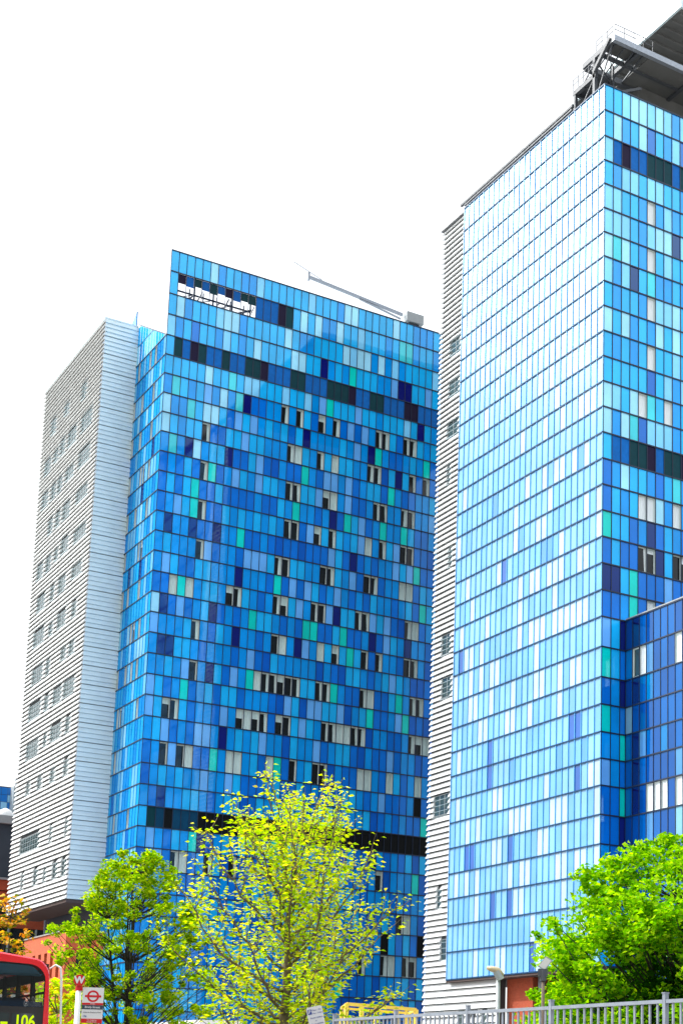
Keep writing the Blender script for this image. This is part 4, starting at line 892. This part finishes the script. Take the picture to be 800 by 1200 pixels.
# --------------------------------------------------------- lamps and posts
def lamp(az, d, h, label, kind):
    x, y, _ = az_pt(az, d)
    t = thing('street_lamp' if kind else 'floodlight_post', (x, y, 0), label, 'street lamp' if kind else 'floodlight')
    b = MB(); b.tube([(x,y,0),(x,y,1.2),(x,y,1.25),(x,y,h)], [.09,.09,.06,.05] if kind else [.06,.06,.042,.036], 10); b.build('pole', M['alu_grey'] if kind else M['wood'], t, smooth=True)
    return t, x, y
t, lx, ly = lamp(32.5, 38, 4.28, 'grey street lamp with a slanted pale head, behind the railing under the glared tower', True)
dv = Vector((-math.cos(rad(32.5)), math.sin(rad(32.5)), 0)); e = Vector((lx,ly,4.28))
b = MB(); b.tube([e-dv*.06+Vector((0,0,-.1)), e+dv*.05+Vector((0,0,.1))], .1, 10); b.build('bracket', M['alu_grey'], t)
b = MB(); b.tube([e-dv*.12+Vector((0,0,.0)), e+dv*.02+Vector((0,0,.12)), e+dv*.17+Vector((0,0,.16)), e+dv*.29+Vector((0,0,.19))], [.04,.085,.075,.04], 8); hd = b.build('lamp_head', pbr('lamp_cream', (.55,.45,.28), .5), t, smooth=True)
b = MB(); b.bar(e-dv*.02+Vector((0,0,.05)), e+dv*.2+Vector((0,0,.11)), .08, .04); b.build('lens', M['lamp_lens'], hd)
t, fx, fy = lamp(34.15, 34, 4.0, 'floodlight on a thin post, touching the left side of the round tree', False)
e = Vector((fx,fy,4.0)); dv = Vector((math.cos(rad(34)), -math.sin(rad(34)), 0)); bv = Vector((-math.sin(rad(34)), -math.cos(rad(34)), 0))
b = MB(); b.bar(e+Vector((0,0,.08))-dv*.12, e+Vector((0,0,.08))+dv*.1, .1, .16); b.tube([e+Vector((0,0,-.1)), e+Vector((0,0,.14))], .07, 8); b.build('bracket', M['steel_dark'], t)
b = MB()
c0 = e+dv*.03+Vector((0,0,.28)); U1 = (dv*.5+Vector((0,0,.87))).normalized(); R1 = (dv*.87-Vector((0,0,.5))).normalized()
pts = [c0-R1*.1-U1*.13, c0+R1*.08-U1*.14, c0+R1*.11+U1*.15, c0-R1*.06+U1*.15]
b.poly(pts); bk = [p-bv*.1 for p in pts]; b.poly(bk[::-1])
for i in range(4): b.poly([pts[i], bk[i], bk[(i+1)%4], pts[(i+1)%4]])
hd = b.build('lamp_head', M['alu_grey'], t)
b = MB(); b.poly([c0+(p-c0)*.84+bv*.004 for p in pts]); b.build('lens', M['lamp_lens'], hd)

x, y, _ = az_pt(25.9, 42)
t = thing('timber_post', (x, y, 0), 'weathered brown post standing behind the pale yellow-green tree', 'post')
b = MB(); b.tube([(x,y,0),(x,y,5.0)], [.1,.075], 10); b.build('shaft', M['wood'], t, smooth=True)
b = MB(); b.tube([(x,y,5.0),(x,y,5.12)], [.11,.02], 10); b.build('cap', M['steel_dark'], t)
x, y, _ = az_pt(31.6, 30)
t = thing('camera_post', (x, y, 0), 'thin dark post with a small security camera, behind the railing by the white louvres', 'camera post')
b = MB(); b.tube([(x,y,0),(x,y,2.95)], .035, 8); b.build('pole', M['steel_dark'], t, smooth=True)
b = MB(); b.bar((x-.12,y,3.0),(x+.06,y-.05,3.02),.08,.07); b.tube([(x,y,2.93),(x,y,3.0)],.05,8); b.build('camera', M['steel_dark'], t)

# ------------------------------------------------------------ yellow frame
Y0 = Vector(az_pt(27.05, 80)); Y1 = Vector(az_pt(29.50, 80.6))
t = thing('yellow_frame', (Y0.x, Y0.y, 0), 'yellow painted steel loading frame in front of the blue tower base', 'steel frame')
Y0 += Vector((-.15,0,0)); fs = [0, .27, .43, .70, .81, .90, 1.0]
for i, s in enumerate((0, .22, .42, .72, .86, 1.0)):
    p = Y0.lerp(Y1, s); b = MB(); b.bar((p.x,p.y,0),(p.x,p.y,5.62-.18*s),.18 if i in (0,1,3,5) else .13); b.build('post', M['yellow'], t)
for z, hh in ((5.62, .17), (4.6, .14), (3.7, .13)):
    b = MB(); b.bar((Y0.x,Y0.y,z),(Y1.x,Y1.y,z-.18),.14,hh); b.build('rail', M['yellow'], t)
dd_ = Vector((.35,.94,0))*2.2
b = MB(); b.bar(Y0+dd_+Vector((0,0,5.5)), Y1+dd_+Vector((0,0,5.35)), .12); b.bar(Y0+Vector((0,0,5.6)), Y0+dd_+Vector((0,0,5.5)), .12); b.bar(Y1+Vector((0,0,5.42)), Y1+dd_+Vector((0,0,5.35)), .12)
for e in (Y0, Y1): b.bar(e+dd_, e+dd_+Vector((0,0,5.4)), .14)
b.build('back_frame', M['yellow'], t)

# ---------------------------------------------------------------- lorry
LO = thing('lorry', (25.6, 63.0, 0), 'white box lorry parked behind the yellow-green tree, only its roof in view', 'lorry')
b = MB(); b.box((24.7,62.0,.9),(26.6,69,4.15)); b.build('box_body', M['white'], LO)
b = MB(); b.box((24.75,60.1,.6),(26.55,61.9,2.8)); cabn = b.build('cab', M['white'], LO)
b = MB(); b.box((24.85,60.08,1.6),(26.45,60.099,2.5)); b.build('windscreen', M['pane'], cabn)
for yy in (60.9, 67.6):
    for xx in (24.8, 26.3):
        b = MB(); b.tube([(xx,yy,.48),(xx+.24,yy,.48)], .48, 16); b.build('wheel', M['rubber'], LO)

# ------------------------------------------------------------------ trees
def leafset(rnd, t, c, r, n, size, cols, up=.5, flat=.75, stretch=1.5, inner=False):
    for _ in range(n):
        d = Vector((rnd.gauss(0,1), rnd.gauss(0,1), rnd.gauss(0,1)))
        d.normalize(); q = r*(rnd.random()**.45)
        p = Vector(c) + Vector((d.x*q, d.y*q, d.z*q*flat))
        leaf(rnd, t, p, size*rnd.uniform(.65,1.3), cols, up, stretch)
def leaf(rnd, t, p, s, cols, up=.5, stretch=1.5, dirn=None):
    nrm = Vector((rnd.gauss(0,1), rnd.gauss(0,1), rnd.gauss(0,1)+up*2)).normalized()
    a = (dirn or Vector((rnd.gauss(0,1), rnd.gauss(0,1), rnd.gauss(-.1,.45)))).normalized()
    b = nrm.cross(a)
    if b.length < .05: return
    b.normalize(); nn = a.cross(b)
    L = s*stretch*.5; W = s*.5
    cc = cols[rnd.randrange(len(cols))]; v = rnd.uniform(.75, 1.25); cc = (cc[0]*v, cc[1]*v, cc[2]*v)
    k = rnd.uniform(.1,.35)*s
    t.poly([p-a*L, p-a*L*.2+b*W+nn*k, p+a*L, p-a*L*.2-b*W+nn*k], cc)
def limb(t, p, q, r0, r1, rnd, sag=.0, k=6, n=6):
    p, q = Vector(p), Vector(q); L = (q-p).length
    pts = []; j = Vector((rnd.gauss(0,1), rnd.gauss(0,1), 0))*L*.05
    for i in range(n+1):
        s = i/n; e = p.lerp(q, s); e += j*math.sin(s*math.pi) + Vector((0,0,-sag*L*math.sin(s*math.pi)))
        pts.append(e + Vector((rnd.gauss(0,1), rnd.gauss(0,1), rnd.gauss(0,1)))*L*.012*(0 < i < n))
    t.tube(pts, [r0+(r1-r0)*i/n for i in range(n+1)], k)
    return pts
def prof(tab, z):
    for (z0, r0), (z1, r1) in zip(tab, tab[1:]):
        if z0 <= z <= z1: return r0 + (r1-r0)*(z-z0)/(z1-z0)
    return 0

# pale feathery tree in the middle: upright shoots with small spaced leaves
rt = random.Random(5)
bx_, by_, _ = az_pt(24.72, 35)
T2 = thing('tree', (bx_, by_, 0), 'pale yellow-green feathery tree with loose young leaves, at the foot of the left blue tower', 'tree')
tr = MB(); cr = MB()
tr.tube([(bx_,by_,0),(bx_+.02,by_,1.5),(bx_-.01,by_,2.8),(bx_+.03,by_,4.0),(bx_,by_,5.2),(bx_+.06,by_,6.4),(bx_+.1,by_,7.6)], [.15,.125,.11,.085,.06,.035,.012], 10)
P2 = [(2.3,1.6),(3.2,2.45),(4.2,2.8),(5.2,2.75),(6.4,2.35),(7.4,1.9),(8.1,1.35),(8.6,.5)]
yl = [lin(198,224,24), lin(180,216,20), lin(220,230,56), lin(164,206,20), lin(226,220,74), lin(140,186,18)]
def shoot(p, d, L):
    d = d.normalized(); pts = [p]; e = Vector(p); n = max(4, int(L/.16))
    for i in range(n):
        d = (d + Vector((rt.gauss(0,.06), rt.gauss(0,.06), .12))).normalized(); e = e + d*(L/n); pts.append(e.copy())
    tr.tube(pts, [.012-.009*i/n for i in range(n+1)], 4, cap=False)
    m = int(L/.066)
    for i in range(m):
        s = (i+rt.random())/m; k = min(n-1, int(s*n)); q = pts[k].lerp(pts[k+1], s*n-k)
        w_ = .17*(1-s)**.6 + .05
        for _ in range(2 if s < .75 else 1):
            o = Vector((rt.gauss(0,1), rt.gauss(0,1), rt.gauss(0,.25)))*w_
            leaf(rt, cr, q+o, rt.uniform(.055,.085), yl, .9, 1.9, Vector((o.x, o.y, rt.gauss(-.02,.03))) if o.length > .02 else None)
c2 = Vector((bx_, by_, 0))
n_l = 40
for i in range(n_l):
    a = 2.399963*i + rt.uniform(-.3,.3); zs = 2.1 + 3.8*(i/n_l)**1.1; ze = min(8.2, zs + .8 + 2.1*(i/n_l) + rt.uniform(-.3,.5))
    R0 = prof(P2, min(ze, 8.5))*rt.uniform(.62,.96)
    st_ = c2 + Vector((0,0,zs)); en = c2 + Vector((math.cos(a)*R0, math.sin(a)*R0, ze))
    pts = limb(tr, st_, en, .05-.03*i/n_l, .012, rt, sag=.10, n=8)
    for j in range(1, 9):
        for _ in range(2 if j > 2 else 1):
            q = pts[j]; out_ = Vector((q.x-bx_, q.y-by_, 0)); out_ = out_.normalized() if out_.length > .05 else Vector((1,0,0))
            dz = Vector((rt.gauss(0,.5), rt.gauss(0,.5), rt.uniform(.1,1.0)))
            L = rt.uniform(.45,1.0)
            tip = q + (out_*.5+dz).normalized()*L
            if tip.z > 8.75 or Vector((tip.x-bx_, tip.y-by_)).length > prof(P2, min(max(tip.z,2.7),8.5))*1.12: L *= .5
            shoot(q, out_*.5+dz, L)
for i in range(26):
    a = rt.uniform(0, 6.28); R0 = 1.55*math.sqrt(rt.random()); zz = 7.9 - R0*.65 + rt.uniform(-.35,.1)
    shoot(c2 + Vector((math.cos(a)*R0, math.sin(a)*R0, zz-.45)), Vector((math.cos(a)*.12, math.sin(a)*.12, 1)), rt.uniform(.7,1.15))
tr.build('trunk', M['bark'], T2, smooth=True); cr.build('crown', M['leaf'], T2)

def clump_tree(label, base, trunk_pts, trunk_r, clumps, leafsize, cols, nper, seed, bark, up=.6, flat=.7, stretch=1.5, stems=1, limb_r=.04, dark=None, nd=0, group=None, spread=0):
    r = random.Random(seed); T = thing('tree', base, label, 'tree', group)
    tr = MB(); cr = MB(); b0 = Vector(base)
    axes = []
    for s in range(stems):
        off = Vector((r.uniform(-1,1)*.22*(s>0), r.uniform(-1,1)*.22*(s>0), 0)); tilt_ = Vector((r.uniform(-1,1), r.uniform(-1,1), 0))*(spread if s else spread*.2)
        pts = [b0+off+tilt_*(z/10.)+Vector((x+r.gauss(0,.03), y+r.gauss(0,.03), z)) for x, y, z in trunk_pts]
        tr.tube(pts, [q*(1 if s == 0 else .75) for q in trunk_r], 8); axes.append(pts)
    for c, rad_, w_ in clumps:
        c = Vector(c); best = None
        for pts in axes:
            for p in pts:
                drop = c.z - p.z; hd_ = math.hypot(c.x-p.x, c.y-p.y)
                sc_ = abs(drop - hd_*.8) + hd_*.4
                if best is None or sc_ < best[0]: best = (sc_, p)
        if r.random() < .75: limb(tr, best[1], c, limb_r*r.uniform(.6,1.1), .01, r, sag=.05, k=5, n=5)
        leafset(r, cr, c, rad_, int(nper*w_), leafsize, cols, up, flat, stretch)
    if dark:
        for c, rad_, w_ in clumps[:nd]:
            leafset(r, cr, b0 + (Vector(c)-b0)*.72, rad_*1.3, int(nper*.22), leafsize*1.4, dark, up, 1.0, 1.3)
    tr.build('trunk', bark, T, smooth=True); cr.build('crown', M['leaf'], T)
    return T

# bushy round tree behind the railing, lower right
r = random.Random(21); tx, ty, _ = az_pt(40.5, 40); cl = []
C3 = Vector((tx, ty, 4.05)); RX3, RZ3 = 4.7, 3.85
for i in range(640):
    d = Vector((r.gauss(0,1), r.gauss(0,1), r.gauss(0,1))).normalized(); q = r.uniform(.80,1.0) if i < 520 else r.uniform(.4,.8)
    lump = 1 + .055*math.sin(d.x*5+1.3)*math.sin(d.z*6+.4) + .05*math.sin(d.y*9)
    p = C3 + Vector((d.x*RX3*q*lump, d.y*RX3*q*lump, d.z*RZ3*q*lump))
    if p.z < .9: continue
    cl.append((p, r.uniform(.32,.62), r.uniform(.7,1.3)))
for i in range(26):      # shoots that break the outline
    a = rad(r.uniform(0,360)); e = rad(r.uniform(5,80)); d = Vector((math.cos(a)*math.cos(e), math.sin(a)*math.cos(e), math.sin(e)))
    cl.append((C3 + Vector((d.x*RX3*1.07, d.y*RX3*1.07, d.z*RZ3*1.07)), .24, .28))
gr = [lin(122,184,14), lin(100,168,12), lin(146,200,20), lin(78,146,10), lin(172,210,44)]
dk = [lin(30,72,12), lin(22,58,12), lin(40,84,14)]  # dark inner leaves, the crown's shade put into their colour
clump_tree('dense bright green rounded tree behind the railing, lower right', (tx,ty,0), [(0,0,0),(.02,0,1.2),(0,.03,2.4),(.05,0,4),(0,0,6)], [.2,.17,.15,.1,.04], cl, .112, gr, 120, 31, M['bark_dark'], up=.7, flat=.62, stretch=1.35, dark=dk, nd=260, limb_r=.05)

# looser multi-stemmed tree behind the bus stop
r = random.Random(8); tx, ty, _ = az_pt(19.25, 60); cl = []
P1 = [(2.4,1.7),(3.6,2.7),(5.0,3.05),(6.6,2.85),(8.0,2.3),(9.2,1.6),(10.2,.5)]
for i in range(400):
    z = r.uniform(2.4, 10.1); a = r.uniform(0, 6.28); q = math.sqrt(r.uniform(.12,1.0)); R0 = prof(P1, z)*q*(1+.16*math.sin(a*3+z*1.7))
    cl.append((Vector((tx+math.cos(a)*R0, ty+math.sin(a)*R0, z)), r.uniform(.16,.44), r.uniform(.4,1.1)))
ol = [lin(142,188,16), lin(120,172,14), lin(168,200,24), lin(96,148,12), lin(190,206,44)]
clump_tree('olive-green open tree with dark stems, directly behind the bus stop flag', (tx,ty,0), [(0,0,0),(.03,0,1.5),(.02,0,3),(.05,.03,4.5),(.0,0,6),(.05,0,7.6),(.02,0,9.2)], [.14,.12,.10,.08,.06,.035,.012], cl, .10, ol, 88, 9, M['bark_dark'], up=.8, flat=.75, stretch=1.5, stems=5, limb_r=.03, spread=2.4)

# small coppery tree against the brick, left edge
r = random.Random(14); tx, ty, _ = az_pt(14.9, 74); cl = []
for i in range(46):
    z = r.uniform(5.0, 9.7); R0 = prof([(4.5,1.6),(6.5,1.75),(8.3,1.2),(9.8,.3)], z)*math.sqrt(r.uniform(.05,1)); a = r.uniform(0,6.28)
    cl.append((Vector((tx+math.cos(a)*R0, ty+math.sin(a)*R0, z)), r.uniform(.3,.5), 1))
oc = [lin(222,170,70), lin(206,140,50), lin(190,180,60), lin(120,130,30), lin(230,190,110), lin(70,80,25)]
clump_tree('small coppery-leaved tree above the bus roof against the brick block', (tx,ty,0), [(0,0,0),(0,.02,2),(.03,0,4.5),(0,0,6.5),(.02,0,8.8)], [.13,.11,.08,.05,.015], cl, .15, oc, 30, 3, M['bark_dark'], up=.7, flat=.7, stretch=1.6, limb_r=.03)

# yellow-green shrub between the bus and the stop
r = random.Random(19); tx, ty, _ = az_pt(16.75, 50); cl = []
for i in range(60):
    z = r.uniform(.5, 4.55); R0 = prof([(0,1.2),(2,1.5),(3.6,1.15),(4.8,.3)], z)*math.sqrt(r.uniform(.1,1)); a = r.uniform(0,6.28)
    cl.append((Vector((tx+math.cos(a)*R0, ty+math.sin(a)*R0, z)), r.uniform(.28,.48), 1))
clump_tree('yellow-green bushy young tree between the bus and the stop pole', (tx,ty,0), [(0,0,0),(0,.02,1),(.03,0,2.5),(0,0,3.6)], [.08,.07,.05,.02], cl, .15, yl[:4]+[lin(206,170,50)], 46, 4, M['bark'], up=.8, flat=.6, stretch=1.5, limb_r=.025)

r = random.Random(29); tx, ty, _ = az_pt(12.6, 60); cl = []
for i in range(80):
    z = r.uniform(1.5, 5.6); R0 = prof([(1,1.5),(3,2.6),(5,2.2),(6,.8)], z)*math.sqrt(r.uniform(.1,1)); a = r.uniform(0,6.28)
    cl.append((Vector((tx+math.cos(a)*R0, ty+math.sin(a)*R0, z)), r.uniform(.35,.55), 1))
clump_tree('low green tree seen through the windows of the bus', (tx,ty,0), [(0,0,0),(0,.02,1),(.03,0,2.5),(0,0,4.4)], [.1,.09,.06,.02], cl, .2, gr, 46, 6, M['bark'], up=.8, flat=.6, stretch=1.5, limb_r=.025)
